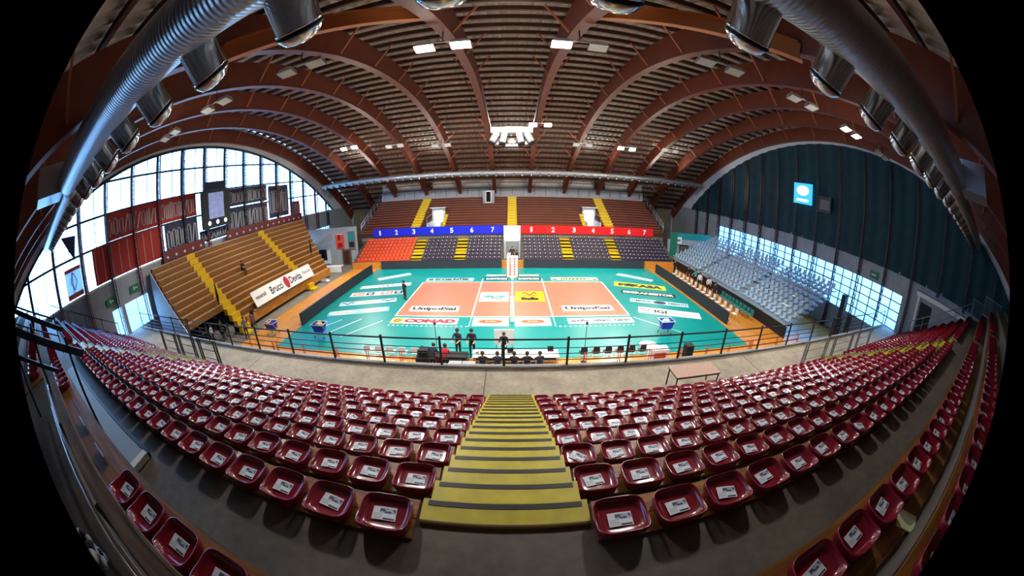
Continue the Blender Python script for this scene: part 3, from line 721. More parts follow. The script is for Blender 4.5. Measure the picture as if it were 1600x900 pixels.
def side_steps(y0, y1, label):
    t = thing('stairs', label, 'stairs', (BX0, (y0+y1)/2, 0)); w = (y1-y0)/2
    for i in range(-2, BN):
        x = -BT*i; z = BZ0+BR*i
        if z > .1: MB().box(x-BT+.025, x+.025, -w, w, z-.5, z+.02, 'yellow_far').build('step', t)
side_steps(-9.7, -8.6, 'yellow steps near the drummers in the left bleacher'); side_steps(1.65, 2.75, 'yellow steps at the far end of the left bleacher')
MB().box(BX0+.02, BX0+.12, -8.5, 7.2, .3, BZ0-.05, 'bench_side').build('trim_bleacher_front', kind='structure')
bn = thing('fabric_banner', 'white lettered banner with dark red oval emblem on the left bleacher', 'banner', (BX0+.05, 0, 0))
# banner leans on the lowest rows
mxb = Matrix.Translation((.0, -1.4, 2.0)) @ Matrix.Rotation(PI/2, 4, 'Z') @ Matrix.Rotation(math.radians(62), 4, 'X')
MB().box(-5.6, 4.6, -.72, .72, -.02, 0, 'white', mxb).build('cloth', bn)
for s_, x, w, h, k in (('generali', -4.5, 1.6, .5, 'ink'), ('Brucci', -2.0, 2.0, .75, 'cloth_navy'), ('Devita', 1.35, 2.1, .75, 'cloth_navy'), ('Perugia', 3.6, 1.5, .45, 'cloth_grey')):
    l = MB(); add_text(l, s_, w, h, k, mxb @ Matrix.Translation((x, 0, .01)), .02); l.build('lettering', bn)
l = MB(); l.rings([[(-.25+.42*math.cos(2*PI*j/24), .62*math.sin(2*PI*j/24), z) for j in range(24)] for z in (.001, .02)], 'conad_red', smooth=False, mx=mxb); l.build('emblem', bn)
# red cushions panel along its top
for y0, y1, l in ((-12.3, -6.6, 'near'), (-3.2, 12.0, 'far')):
    t = thing('bleacher_parapet', 'dark red parapet along the top of left bleacher, %s part' % l, 'parapet', (-28.79, 0, 6.95))
    MB().box(-.03, .03, y0, y1, 0, .95, 'truss_red').build('panel', t)
    y = y0+.5
    while y < y1: MB().lathe([(0, 0), (.14, .01), (.14, .05), (0, .06)], 'offwhite', 10, Matrix.Translation((.03, y, .35)) @ Matrix.Rotation(PI/2, 4, 'Y')).build('disc', t); y += 1.15
sb = thing('scoreboard', 'dark scoreboard with glowing picture screen in front of left window', 'scoreboard', (-28.4, -4.75, 8.6))
MB().box(-.2, .1, -2.1, 2.1, 0, 3.6, 'truss_dark').build('cabinet', sb); MB().box(.1, .13, -1.15, 1.1, .9, 3.4, 'screen_photo').build('screen', sb); MB().box(-.2, .12, -1.75, 1.4, 3.7, 4.5, 'banner_dark').build('header', sb)
for yy in (-1.2, 0, 1.2): MB().lathe([(0, 0), (.22, .02), (.22, .06), (0, .08)], 'screen_white', 12, Matrix.Translation((.1, yy, .5)) @ Matrix.Rotation(PI/2, 4, 'Y')).build('lamp', sb)
# cloths seen through the left window: red with pale strokes, and blue-grey with strokes
rb = random.Random(5)
def cloth(y0, y1, z0, z1, k, label, strokes, sk):
    t = thing('window_banner', label, 'banner', (-29.295, (y0+y1)/2, z0)); w = (y1-y0)/2; h = z1-z0
    MB().box(-.02, .02, -w, w, 0, h, k).build('cloth', t)
    if strokes:
        m = MB()
        y = -w+.25
        while y < w-.3:
            g = rb.choice(('bar', 'bar', 'loop', 'slant', 'loop')); hh = h*rb.uniform(.6, .7); b = h*.15
            if g == 'bar': m.box(.02, .03, y, y+.16, b, b+hh, sk); y += .26
            elif g == 'slant': m.bar((.026, y, b), (.026, y+.4, b+hh), .01, .15, sk, up=(0, 1, 0)); y += .5
            else:
                for a, c, d_, e in ((y, y+.15, b, b+hh), (y+.42, y+.57, b, b+hh), (y, y+.57, b, b+.15), (y, y+.57, b+hh-.15, b+hh)): m.box(.02, .03, a, c, d_, e, sk)
                y += .68
        m.build('painted_strokes', t)
    return t
cloth(-18.6, -12.2, 10.2, 12.25, 'banner_red', 'red cloth with white strokes on left window, upper left', True, 'banner_white')
cloth(-12.1, -7.0, 10.2, 12.3, 'banner_red', 'red cloth with pale strokes on left window, beside the scoreboard', True, 'banner_white')
t = cloth(-20.4, -11.9, 7.45, 10.1, 'banner_red', 'plain red cloth with thin white uprights along the left window sill', False, 'banner_white')
m = MB(); 
for i in range(9): m.box(.02, .03, -4.0+i*.98, -3.94+i*.98, .15, 2.5, 'banner_white')
m.build('thin_stripes', t)
cloth(-11.5, -7.0, 7.45, 10.05, 'banner_dark', 'blue-grey cloth with white strokes left of the scoreboard', True, 'banner_white')
cloth(-2.4, 5.0, 7.45, 10.1, 'banner_dark', 'blue-grey cloth with white strokes right of scoreboard, lower', True, 'banner_white')
cloth(-2.4, 5.0, 10.3, 12.2, 'banner_dark', 'blue-grey cloth with white strokes right of scoreboard, upper', True, 'banner_white')
cloth(5.3, 9.6, 8.0, 12.0, 'banner_dark', 'tall blue-grey cloth with large strokes on left window', True, 'banner_white')
cloth(-6.8, -2.6, 7.45, 8.55, 'banner_dark', 'narrow blue-grey cloth with white strokes just under the scoreboard', True, 'banner_white')
cloth(10.0, 12.3, 7.6, 9.6, 'banner_red', 'small red cloth near the far end of left window', True, 'banner_white')
t = thing('emblem_board', 'white and orange board with dark diamond emblem at left window', 'sign', (-29.33, -22.85, 7.45))
MB().box(-.03, .02, -.95, .95, 0, 2.1, 'banner_white').box(-.03, .025, -.95, .95, 0, .35, 'oval_red').box(-.03, .025, -.95, .95, 1.85, 2.1, 'oval_red').build('board', t)
m = MB(); pts = [(.03, 0, .55), (.03, .38, 1.15), (.03, 0, 1.75), (.03, -.38, 1.15)]
for a, b_ in zip(pts, pts[1:]+pts[:1]): m.bar(a, b_, .03, .2, 'black', up=(1, 0, 0))
m.build('diamond_emblem', t)
MB().prism([(-.9, 1.4), (.8, 1.2), (.5, -.5)], -.03, .03, 'x', 'banner_dark').build('pennant', loc=(-29.3, -22.9, 10.4), label='dark triangular pennant above the diamond emblem board', cat='pennant')
for y, z, l in ((-19.2, 5.9, 'over the small left doorway'), (-16.2, 6.0, 'over the wide left doorway')):
    t = thing('exit_sign', 'green exit sign on the grey wall %s' % l, 'sign', (-29.25, y, z)); MB().box(-.04, .06, -.55, .55, -.25, .3, 'green_sign').build('panel', t)
    MB().box(.06, .07, -.12, -.02, -.12, .18, 'white').box(.06, .07, .05, .35, -.02, .06, 'white').build('pictogram', t)
t = thing('exit_sign', 'green exit sign on grey wall above the low right windows', 'sign', (29.25, -14.0, 6.3)); MB().box(-.06, .04, -.5, .5, -.3, .3, 'green_sign').build('panel', t); MB().box(-.07, -.06, -.3, .3, -.05, .05, 'white').build('pictogram', t)
t = thing('projection_screen', 'glowing cyan screen with white emblem on the dark blue curtain', 'screen', (28.7, -3.6, 10.6)); MB().box(-.04, .04, -1.45, 1.4, 0, 2.1, 'screen_cyan').build('panel', t)
m = MB(); m.rings([[(x, .95*math.cos(2*PI*j/24), 1.35+.5*math.sin(2*PI*j/24)) for j in range(24)] for x in (-.06, -.04)], 'screen_white', smooth=False); m.box(-.06, -.04, -.9, .9, .25, .5, 'screen_white'); m.build('emblem', t)
t = thing('scoreboard', 'small unlit board right of the cyan screen on the dark curtain', 'scoreboard', (28.7, -6.9, 10.2)); MB().box(-.05, .05, -.9, .9, 0, 1.5, 'truss_dark').build('panel', t); MB().box(-.06, -.05, -.7, .6, .25, 1.2, 'cloth_grey').build('display', t)

# ------------------------------------------------------------------ right bleacher with pale seats
RX0, RZ0, RT, RR, RN = 20.9, 1.1, .7, .3, 10
mb = MB()
for i in range(RN): mb.box(RX0+RT*i, RX0+RT*(i+1), -10.5, 12.6, RZ0+RR*i-.12, RZ0+RR*i, 'tread_gloss')
mb.build('floor_right_bleacher', kind='structure')
mb = MB(); mb.box(RX0-.05, RX0+.05, -10.5, 12.6, 0, RZ0-.15, 'soft_black'); mb.build('wall_bleacher_front', kind='structure')
ps = MB(); ps.rings([sup(.21, .2, 10, .22), sup(.22, .21, 10, .27), sup(.19, .18, 10, .25)], 'pale_seat')
ps.add([(.19, -.2, .24), (.19, .2, .24), (.25, .2, .6), (.25, -.2, .6), (.22, -.2, .24), (.22, .2, .24), (.28, .2, .6), (.28, -.2, .6)], [(0,1,2,3), (7,6,5,4), (3,2,6,7), (0,3,7,4), (1,5,6,2), (0,4,5,1)], 'pale_seat'); ps.box(-.04, .04, -.04, .04, 0, .23, 'steel')
ps_me = ps.mesh('pale_seat')
for i in range(RN):
    for j in range(32):
        y = -10.1 + .715*j
        if j in (10, 21): continue
        o = link(ps_me, 'pale_seat', loc=(RX0+RT*i+.36, y, RZ0+RR*i))
        tag(o, 'pale blue seat of the right stand, %s row up, %s from its near end' % (nth(i+1), nth(j+1)), 'seat', 'pale blue seats of the right stand')
for i in range(1, RN, 2):
    t = thing('row_rail', 'thin steel rail across the pale seats of right stand, %s row up' % nth(i+1), 'railing', (RX0+RT*i+.05, 1, RZ0+RR*i), 0, 'rails of the right stand')
    MB().tube([(0, -11.4, .85), (0, 11.5, .85)], .022, 'steel', 6).build('rail', t)
    for yy in range(-11, 12, 3): MB().tube([(0, yy, 0), (0, yy, .85)], .02, 'steel', 6).build('post', t)

# ------------------------------------------------------------------ ducts
def duct(y, z, r, x0, x1, label, noz, spacing, ax, nr, nl, big=None):
    t = thing('air_duct', label, 'duct', ((x0+x1)/2, y, z)); cx = (x0+x1)/2
    if big:
        MB().tube([(-big-cx, 0, 0), (big-cx, 0, 0)], r, 'duct', 40).build('spiral_pipe', t)
        for s_ in (-1, 1):
            MB().tube([(s_*big-cx, 0, 0), (s_*(big+.7)-cx, .12, -.12), (s_*28.9-cx, .12, -.12)], [r*.98, .34, .34], 'duct', 28).build('narrow_pipe', t)
            m = MB(); m.box(-.7, .7, -1.0, .1, -.35, .42, 'steel', Matrix.Translation((s_*(big+1.0)-cx, -.3, .1))); m.build('branch_box', t)
    else: MB().tube([(x0-cx, 0, 0), (x1-cx, 0, 0)], r, 'duct', 20).build('spiral_pipe', t)
    a = Vector(ax).normalized(); u = Vector((1, 0, 0)); v = a.cross(u)
    k = 0
    for x in noz:
        rr = r if (not big or abs(x) < big) else .34
        o = Vector((x-cx, 0, 0)) + a*(rr*.75)
        mx = Matrix(((u.x, v.x, a.x, o.x), (u.y, v.y, a.y, o.y), (u.z, v.z, a.z, o.z), (0, 0, 0, 1)))
        L = nl + (r-rr)*.3
        m = MB(); m.lathe([(nr, 0), (nr, L*.72), (nr*1.03, L*.72), (nr*1.03, L*.75), (nr, L*.75), (nr*.99, L*.82)], 'drum_steel', 24 if big else 10, mx); n_ = m.build('nozzle', t)
        MB().lathe([(nr*1.02, L*.815), (nr*.98, L*.86), (nr*.8, L*.97), (nr*.5, L*1.03), (nr*.15, L*1.05)], 'drum_steel', 24 if big else 10, mx).build('dome', n_)
        if big: MB().lathe([(nr*1.035, L*.80), (nr*1.04, L*.825), (nr*1.02, L*.83)], 'steel_dark', 24, mx).build('seam_ring', n_)
    return t
noz = [.17 + 1.344*(i+.5) for i in range(-20, 20)]
duct(-25.73, 11.75, .45, -28.9, 28.9, 'big spiral steel air duct with drum nozzles overhead', noz, 1.54, (0, .75, -.66), .235, .66, 10.4)
duct(18, 11.15, .33, -28.6, 28.6, 'long steel air duct with nozzles along the far wall', [-27.6+1.16*i for i in range(48)], 1.2, (0, -.8, -.5), .16, .55)

# ------------------------------------------------------------------ floodlights
def flood(x, y, lit, label, n=2, dz=0):
    z = arch_z(y) - .25 + dz
    t = thing('floodlight', label, 'floodlight', (x, y, z), 0, 'floodlights under the roof arches')
    MB().tube([(-1.0, 0, -.35), (1.0, 0, -.35)], .035, 'steel', 8).build('cross_bar', t)
    MB().tube([(0, 0, .25), (0, 0, -.38)], .03, 'steel_dark', 8).build('hanger', t)
    for i, hx in enumerate((-.72, .72) if n == 2 else (-.8, 0, .8)):
        tilt = math.radians(-12 if y < 0 else -38)
        mx = Matrix.Translation((hx, .05, -.5)) @ Matrix.Rotation(tilt, 4, 'X')
        h = MB(); h.rings([[( sx*.4*f_, sy*.27*f_, zz) for sx, sy in ((-1,-1),(1,-1),(1,1),(-1,1))] for f_, zz in ((.55, .2), (.8, .12), (1, -.06))], 'steel', cap1=False, smooth=False, mx=mx); hd = h.build('lamp_head', t)
        on = lit and (i == 0 or lit > 1)
        MB().box(-.37, .37, -.25, .25, -.055, -.045, 'lamp_white' if on else 'offwhite', mx).build('lens', hd)
        g = MB(); g.box(-.12, .12, .2, .36, .0, .18, 'soft_black', mx); g.build('ballast', hd)
    return t
FL = [(-2.65, -15, 2, 'lit floodlight on the arch left of centre'), (2.65, -15, 1, 'half-lit floodlight on the arch right of centre'), (-7.95, -16.9, 0, 'unlit floodlight on the second arch to the left'), (-13.25, -17.1, 0, 'unlit floodlight on the third arch to the left'), (-18.55, -16.9, 0, 'unlit floodlight on the fourth arch to the left'), (7.95, -16.8, 0, 'unlit floodlight on the second arch to the right'), (13.25, -16.8, 0, 'unlit floodlight on the third arch to the right'), (18.55, -16.7, 2, 'lit floodlight on the fourth arch to the right'), (23.85, -16.7, 0, 'unlit floodlight on the fifth arch to the right'),
      (-18.55, 8.2, 2, 'lit floodlight far across the roof on left'), (13.25, 10.5, 2, 'lit floodlight far across the roof on right'), (-13.25, 9.5, 0, 'unlit floodlight far across the roof, left'), (-7.95, 10.5, 0, 'unlit floodlight far across the roof, second arch left'), (7.95, 10.5, 0, 'unlit floodlight far across the roof, second arch right'), (18.55, 9.5, 0, 'unlit floodlight far across the roof near the right curtain'), (2.75, 5.5, 1, 'half-lit floodlight behind the speaker cluster')]
for x, y, lit, l in FL: flood(x, y, lit, l)
cl = thing('speaker_cluster', 'white truss with fan of black loudspeakers hung above the court', 'loudspeaker cluster', (0, -3, 13.5))
MB().box(-1.5, 1.5, -.25, .25, -.12, .3, 'offwhite').build('truss_beam', cl)
for sx in (-1.5, 1.5): MB().tube([(sx, 0, .3), (sx*1.5, 1, 3.9)], .03, 'offwhite', 6).build('cable', cl)
for i, a in enumerate((-38, -18, 18, 38)):
    mx = Matrix.Translation((1.05*a/38, -.05, -.2)) @ Matrix.Rotation(math.radians(-a*.7), 4, 'Y') @ Matrix.Rotation(math.radians(-20), 4, 'X')
    c = MB(); c.box(-.24, .24, -.28, .28, -.9, 0, 'soft_black', mx); c = c.build('speaker_box', cl); MB().box(-.2, .2, -.3, -.28, -.85, -.05, 'black', mx).build('grille', c)
m = MB(); m.lathe([(.1, -.6), (.3, -.8), (.25, -.95), (0, -1.0)], 'offwhite', 14); m.build('ring_lamp', cl)
MB().box(-.45, .45, -.15, .1, -1.15, -1.0, 'offwhite').build('tray', cl)
for sx in (-1.25, 1.25): MB().bar((sx, 0, -.1), (sx*.85, 0, -1.0), .08, .3, 'offwhite').build('side_bracket', cl)
# ------------------------------------------------------------------ railings of the near stand
def railing(name, label, y, x0, x1, zf, h, step, k, bars, pr=.035, rr=.035, cat='railing', over=.12):
    t = thing(name, label, cat, ((x0+x1)/2, y, zf)); w = (x1-x0)/2
    n = max(1, round((x1-x0)/step))
    for i in range(n+1):
        x = -w + 2*w*i/n
        p = MB(); p.bar((x, 0, 0), (x, 0, h+over), pr*2, pr*1.4, k, up=(0, 1, 0)); p.build('post', t)
    for j, b in enumerate(bars):
        r_ = rr if j == 0 else rr*.5
        MB().tube([(-w, .03, b), (w, .03, b)], r_, k, 8).build('rail', t)
    return t
railing('walkway_railing', 'long black railing along the edge of the near concrete walkway', -16.5, -19.2+.0, 18.6, WK+.1, 1.08, 2.33, 'rail_black', [1.08, .72, .48, .22], .042, .035)
railing('walkway_railing', 'black railing at the left end of the walkway by the doors', -16.5, -28.6, -19.4, WK+.1, 1.08, 2.3, 'rail_black', [1.08, .72, .48, .22], .042, .035)
railing('walkway_railing', 'dark railing at the right end of the walkway by pale seats', -16.5, 18.8, 28.6, WK+.1, 1.08, 2.3, 'rail_black', [1.08, .72, .48, .22], .042, .035)
for i, (a, b) in enumerate(((13.4, 15.4), (16.3, 18.6), (19.6, 21.6))):
    t = thing('crowd_barrier', 'grey steel barrier by the right yellow side steps, %s from the left' % nth(i+1), 'barrier', ((a+b)/2, -18.4, WK), 0, 'grey barriers by right side steps'); w = (b-a)/2
    for sx in (-w, w):
        for dx in (0, .22): MB().bar((sx+dx-.11, 0, 0), (sx+dx-.11, 0, 1.2), .1, .05, 'grey_paint', up=(0, 1, 0)).build('post', t)
    m = MB()
    for z in (1.15, .7, .25): m.tube([(-w, 0, z), (w, 0, z)], .03 if z > 1 else .02, 'grey_paint', 8)
    m.build('rail', t)
for i, (a, b) in enumerate(((-15.2, -13.6), (-17.6, -15.9), (-20.2, -18.2))):
    t = thing('crowd_barrier', 'black steel barrier by the left yellow side steps, %s from the right' % nth(i+1), 'barrier', ((a+b)/2, -18.4, WK), 0, 'black barriers by left side steps'); w = (b-a)/2
    for sx in (-w, w):
        for dx in (0, .22): MB().bar((sx+dx-.11, 0, 0), (sx+dx-.11, 0, 1.25), .1, .05, 'rail_black', up=(0, 1, 0)).build('post', t)
    m = MB()
    for z in (1.2, .7, .25): m.tube([(-w, 0, z), (w, 0, z)], .03 if z > 1 else .02, 'rail_black', 8)
    m.build('rail', t)
# sloping hand rail at the right end of the rows, gates at the aisle
t = thing('end_handrail', 'grey sloping handrail at the right end of the maroon rows', 'railing', (28.25, -19, 0))
for k in (1, 3, 5, 7, 9): MB().tube([(0, row_y(k)+19, row_z(k)), (0, row_y(k)+19, row_z(k)+1.0)], .035, 'grey_paint', 8).build('post', t)
MB().tube([(0, row_y(1)+19, row_z(1)+1.0), (0, row_y(9)+19, row_z(9)+1.0)], .035, 'grey_paint', 8).tube([(0, row_y(1)+19, row_z(1)+.5), (0, row_y(9)+19, row_z(9)+.5)], .02, 'grey_paint', 8).build('rail', t)
for y0, y1, z, l in ((-27.0, -25.9, 7.0, 'low grey baluster gate at the right end of concrete aisle'), (-29.2, -27.2, 7.6, 'tall grey baluster fence at the right end behind the aisle')):
    t = thing('baluster_gate', l, 'gate', (28.4, (y0+y1)/2, z)); w = (y1-y0)/2
    m = MB(); m.tube([(0, -w, 0), (0, -w, 1.25), (0, w, 1.25), (0, w, 0)], .03, 'grey_paint', 8); m.tube([(0, -w, .12), (0, w, .12)], .025, 'grey_paint', 8); m.build('frame', t)
    n = int(2*w/.13); m = MB()
    for i in range(1, n): m.tube([(0, -w+2*w*i/n, .12), (0, -w+2*w*i/n, 1.25)], .011, 'grey_paint', 6)
    m.build('baluster_grille', t)
t = thing('end_handrail', 'dark sloping handrail at the left end of the maroon rows', 'railing', (-28.45, -19, 0))
for k in (1, 3, 5, 7, 9): MB().tube([(0, row_y(k)+19, row_z(k)), (0, row_y(k)+19, row_z(k)+1.1)], .035, 'rail_black', 8).build('post', t)
MB().tube([(0, row_y(1)+19, row_z(1)+1.0), (0, row_y(9)+19, row_z(9)+1.0)], .035, 'rail_black', 8).build('rail', t)
b = thing('entrance_booth', 'grey white-edged entrance booth at the right end of maroon seats', 'booth', (28.9, -23, WK))
MB().box(-.05, .4, -3.3, 3.3, 0, 3.7, 'wall_grey').build('body', b); MB().box(-.4, .42, -3.5, 3.5, 3.7, 3.9, 'wall_grey').build('roof', b)
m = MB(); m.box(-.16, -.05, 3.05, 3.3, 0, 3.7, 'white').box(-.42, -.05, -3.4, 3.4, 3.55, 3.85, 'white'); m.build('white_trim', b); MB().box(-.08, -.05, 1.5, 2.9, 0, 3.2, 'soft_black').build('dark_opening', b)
# dark raking rails close by on the left
t = thing('raking_handrail', 'thick black sloping handrail close by on the left of the picture', 'railing', (-6, -27.4, 7.0))
for a, e, w in (((0, -.75, 2.5), (0, .42, 1.8), .07), ((0, -.85, 2.28), (0, .72, 1.33), .11), ((0, -.85, 1.92), (0, .02, 1.36), .06)): MB().bar(a, e, .05, w, 'rail_black').build('rail', t)
for y, z0, z1 in ((.42, .08, 1.7), (-.3, .54, 2.15), (-.8, 1.05, 2.6)): MB().bar((0, y, z0), (0, y, z1), .05, .05, 'rail_black', up=(0, 1, 0)).build('post', t)
t = thing('raking_handrail', 'second black sloping handrail further along at the left end of aisle', 'railing', (-15.15, -27.6, 7.0))
for a, e, w in (((0, -1.6, 2.6), (0, 1.0, 1.2), .07), ((0, -1.6, 2.0), (0, 1.0, .6), .05)): MB().bar(a, e, .05, w, 'rail_black').build('rail', t)
for y, z0, z1 in ((.95, .0, 1.4), (.1, .5, 1.9), (-1.5, 1.5, 2.6)): MB().bar((0, y, z0), (0, y, z1), .06, .06, 'rail_black', up=(0, 1, 0)).build('post', t)
# blue-grey step along the aisle, press ledge below the camera
t = thing('aisle_platform', 'blue-grey flat walkway step with dark edge on the concrete aisle', 'platform', (-9.6, -26.77, 7.0))
MB().box(-2.3, 5, -.2, .2, 0, .07, 'grey_paint').build('top_board', t); MB().box(-2.3, 5.05, .2, .25, 0, .08, 'rail_black').build('edge_strip', t); MB().box(4.9, 5.05, -.2, .2, .0, .09, 'offwhite').build('end_lip', t)
t = thing('press_ledge', 'long narrow wooden press ledge with steel pipes at lower left', 'desk', (-3.9, -27.58, 8.05))
MB().box(-1.6, 3.1, -.06, .06, .38, .42, 'ledge_wood').build('ledge_board', t)
MB().box(-1.6, 3.1, .055, .085, .33, .42, 'ledge_wood').build('front_edge', t)
MB().tube([(-1.6, -.14, .34), (3.1, -.14, .34)], .022, 'steel', 10).tube([(-1.6, -.24, .1), (3.1, -.24, .1)], .018, 'steel', 10).build('pipe', t)
for x in (-1.4, .2, 1.8): MB().bar((x, -.1, -.0), (x, -.1, .38), .04, .04, 'steel_dark', up=(0, 1, 0)).build('leg', t)
for x, l in ((-4.5, 'lower'), (-5.7, 'upper')):
    MB().box(-.25, .25, -.015, .015, 0, .1, 'steel').build('rail_stub', loc=(x, -27.32, 7.54), label='short steel plate on the bare plank at left, %s of two' % l, cat='bracket')
sf = MB(); rr = random.Random(4)
for i in range(5):
    a0 = rr.uniform(0, 6); pts = [(.13*math.cos(a0+j*.55)*(1+.1*i), .10*math.sin(a0+j*.55), .03+.035*i+.02*math.sin(j*1.7)) for j in range(9)]
    for j in range(8): sf.tube([pts[j], pts[j+1]], .03, ('offwhite', 'cloth_navy')[j % 2], 8)
sf.build('striped_scarf', loc=(-2.25, -28.1, 8.09), label='crumpled navy and white striped scarf at the bottom left corner', cat='scarf')
pp = MB(); pp.box(-.12, .12, -.17, .17, 0, .012, 'cream_ad', Matrix.Rotation(.5, 4, 'Z')); pp.build('folded_paper', loc=(3.35, -27.72, 7.53), label='folded cream paper lying on floor between the two back rows at right', cat='paper')

# trestle table on the walkway
t = thing('trestle_table', 'pale pink-topped folding table with dark legs on the walkway', 'table', (6.46, -18.0, WK))
MB().box(-.95, .95, -.4, .4, .72, .75, 'table_top').build('tabletop', t); m = MB(); m.box(-.94, .94, -.39, -.36, .67, .72, 'rail_black').box(-.94, .94, .36, .39, .67, .72, 'rail_black').box(-.94, -.91, -.39, .39, .67, .72, 'rail_black').box(.91, .94, -.39, .39, .67, .72, 'rail_black'); m.build('apron', t)
for sx in (-.9, .9):
    for sy in (-.35, .35): MB().box(sx-.02, sx+.02, sy-.02, sy+.02, 0, .72, 'rail_black').build('leg', t)
t.location.y = -18.5

# ------------------------------------------------------------------ furniture at floor level
for i, (a, b) in enumerate(((-20.5, -15.6), (-15.2, -10.4), (-10.2, -4.0), (3.9, 9.6), (9.8, 15.4), (15.6, 21.0))):
    t = thing('floor_railing', 'orange-red tube railing on the hall floor below the walkway, %s from left' % nth(i+1), 'railing', ((a+b)/2, -12.0, 0), 0, 'orange railings at floor level'); w = (b-a)/2; n = max(2, round(2*w/2.2))
    for j in range(n+1):
        for dx in (-.06, .06): MB().tube([(-w+2*w*j/n+dx, 0, 0), (-w+2*w*j/n+dx, 0, 1.05)], .025, 'rail_red', 6).build('post', t)
    for z in (1.02, .62, .3): MB().tube([(-w, 0, z), (w, 0, z)], .03, 'rail_red', 6).build('rail', t)
def table(x, y, w, d, label, k='white'):
    t = thing('scorers_table', label, 'table', (x, y, 0)); MB().box(-w/2, w/2, -d/2, d/2, .72, .75, k).build('tabletop', t)
    MB().box(-w/2, w/2, d/2-.03, d/2, .05, .72, 'soft_black').build('front_panel', t)
    for sx in (-w/2+.05, w/2-.05):
        for sy in (-d/2+.05, d/2-.05): MB().box(sx-.02, sx+.02, sy-.02, sy+.02, 0, .72, 'steel').build('leg', t)
table(1.0, -11.45, 3.0, .9, 'long white scorers table beside the near side of the court'); table(-1.35, -11.45, 1.5, .9, 'white table with notices left of the long scorers table'); table(-3.5, -11.6, 2.2, .7, 'dark mixing table where standing staff lean', 'soft_black')
for x, y, l in ((-.1, -11.3, 'at its left'), (2.1, -11.15, 'at its right')):
    t = thing('laptop', 'black laptop on the long white scorers table, %s end' % l.split()[-1], 'laptop', (x, y, .75)); MB().box(-.17, .17, -.12, .12, 0, .015, 'soft_black').build('keyboard', t); MB().box(-.17, .17, .11, .125, .0, .22, 'soft_black').build('lid', t)
t = thing('notice_sheet', 'white notice with dark print on the table by standing staff', 'paper', (-1.75, -11.3, .752)); MB().box(-.4, .4, -.3, .3, 0, .004, 'offwhite').build('sheet', t); MB().box(-.2, .25, .05, .12, .004, .007, 'ink').box(-.25, -.05, -.15, .0, .004, .007, 'cloth_navy').build('print', t)
def chair(x, y, rz, k, fk, name, label, group, z=0):
    t = thing(name, label, 'chair', (x, y, z), rz, group)
    MB().box(-.21, .21, -.2, .2, .43, .47, k).build('seat', t); MB().box(-.21, .21, -.235, -.2, .55, .88, k).build('backrest', t)
    for sx in (-.2, .2):
        for sy in (-.19, .19): MB().tube([(sx, sy, 0), (sx, sy, .45)], .013, fk, 6).build('leg', t)
        MB().tube([(sx, -.2, .45), (sx, -.24, .9)], .013, fk, 6).build('back_post', t)
    return t
for i, x in enumerate((-1.5, -.75, .1, .75, 1.4)): chair(x, -12.5, 0, 'cloth_navy', 'steel', 'office_chair', 'dark blue chair behind the white scorers table, %s from the left' % nth(i+1), 'chairs at the scorers table')
for i in range(6): chair(4.0+.72*i, -10.9, 0, 'truss_dark' if i % 2 else 'cloth_navy', 'offwhite', 'team_chair', 'dark chair on the near edge of the mat, %s to the right of the table' % nth(i+1), 'chairs on the near edge of the mat')
for i in range(5): chair(-8.5+.75*i, -11.0, 0, 'cloth_white', 'steel', 'team_chair', 'white chair beyond the orange railing at left, %s from the left' % nth(i+1), 'white chairs left of the scorers table')
for i in range(4): chair(4.75+.62*i, -12.7, .1*i, 'white', 'white', 'garden_chair', 'white plastic chair under the walkway edge right of centre, %s from left' % nth(i+1), 'white plastic chairs right of the scorers table')
for i in range(2): chair(-6.4+.7*i, -12.6, .2, 'white', 'white', 'garden_chair', 'white plastic chair under the walkway edge left of centre, %s from left' % nth(i+1), 'white plastic chairs left of the scorers table')
for i in range(9): chair(20.0, -6.4+.62*i, PI/2, 'cloth_teal', 'steel', 'bench_chair', 'turquoise team chair behind the right barrier, %s from the near end' % nth(i+1), 'turquoise chairs of the right bench')
for i in range(14): chair(18.4, -6.0+.95*i, PI/2, 'white', 'white', 'bench_chair', 'white chair just behind the right LED boards, %s from the near end' % nth(i+1), 'white chairs behind the right boards')
def column_speaker(x, y, z, h, label):
    t = thing('column_speaker', label, 'loudspeaker', (x, y, z)); MB().box(-.24, .24, -.22, .22, .12, h, 'soft_black').build('cabinet', t); MB().box(-.2, .2, -.235, -.22, .2, h-.08, 'black').build('grille', t); MB().box(-.3, .3, -.28, .28, 0, .12, 'soft_black').build('base', t)
column_speaker(-4.45, -12.8, 0, 1.7, 'black column loudspeaker below the walkway left of staff'); column_speaker(9.85, -12.6, 0, 1.5, 'black column loudspeaker below the walkway at right'); column_speaker(25.6, -13.0, 0, 4.3, 'very tall black loudspeaker stack beside the pale seats')
def mic(x, y, h, label):
    t = thing('microphone_stand', label, 'microphone stand', (x, y, 0)); MB().lathe([(.16, 0), (.16, .03), (.03, .05)], 'soft_black', 12).build('base', t); MB().tube([(0, 0, .03), (0, 0, h)], .02, 'soft_black', 6).build('pole', t); MB().lathe([(.02, h), (.07, h+.04), (.07, h+.14), (0, h+.18)], 'soft_black', 10).build('microphone', t)
mic(-4.15, -11.2, 2.3, 'thin black pole stand at the near side left of the staff'); mic(4.0, -11.2, 2.3, 'thin black pole stand at the near side right of the table')
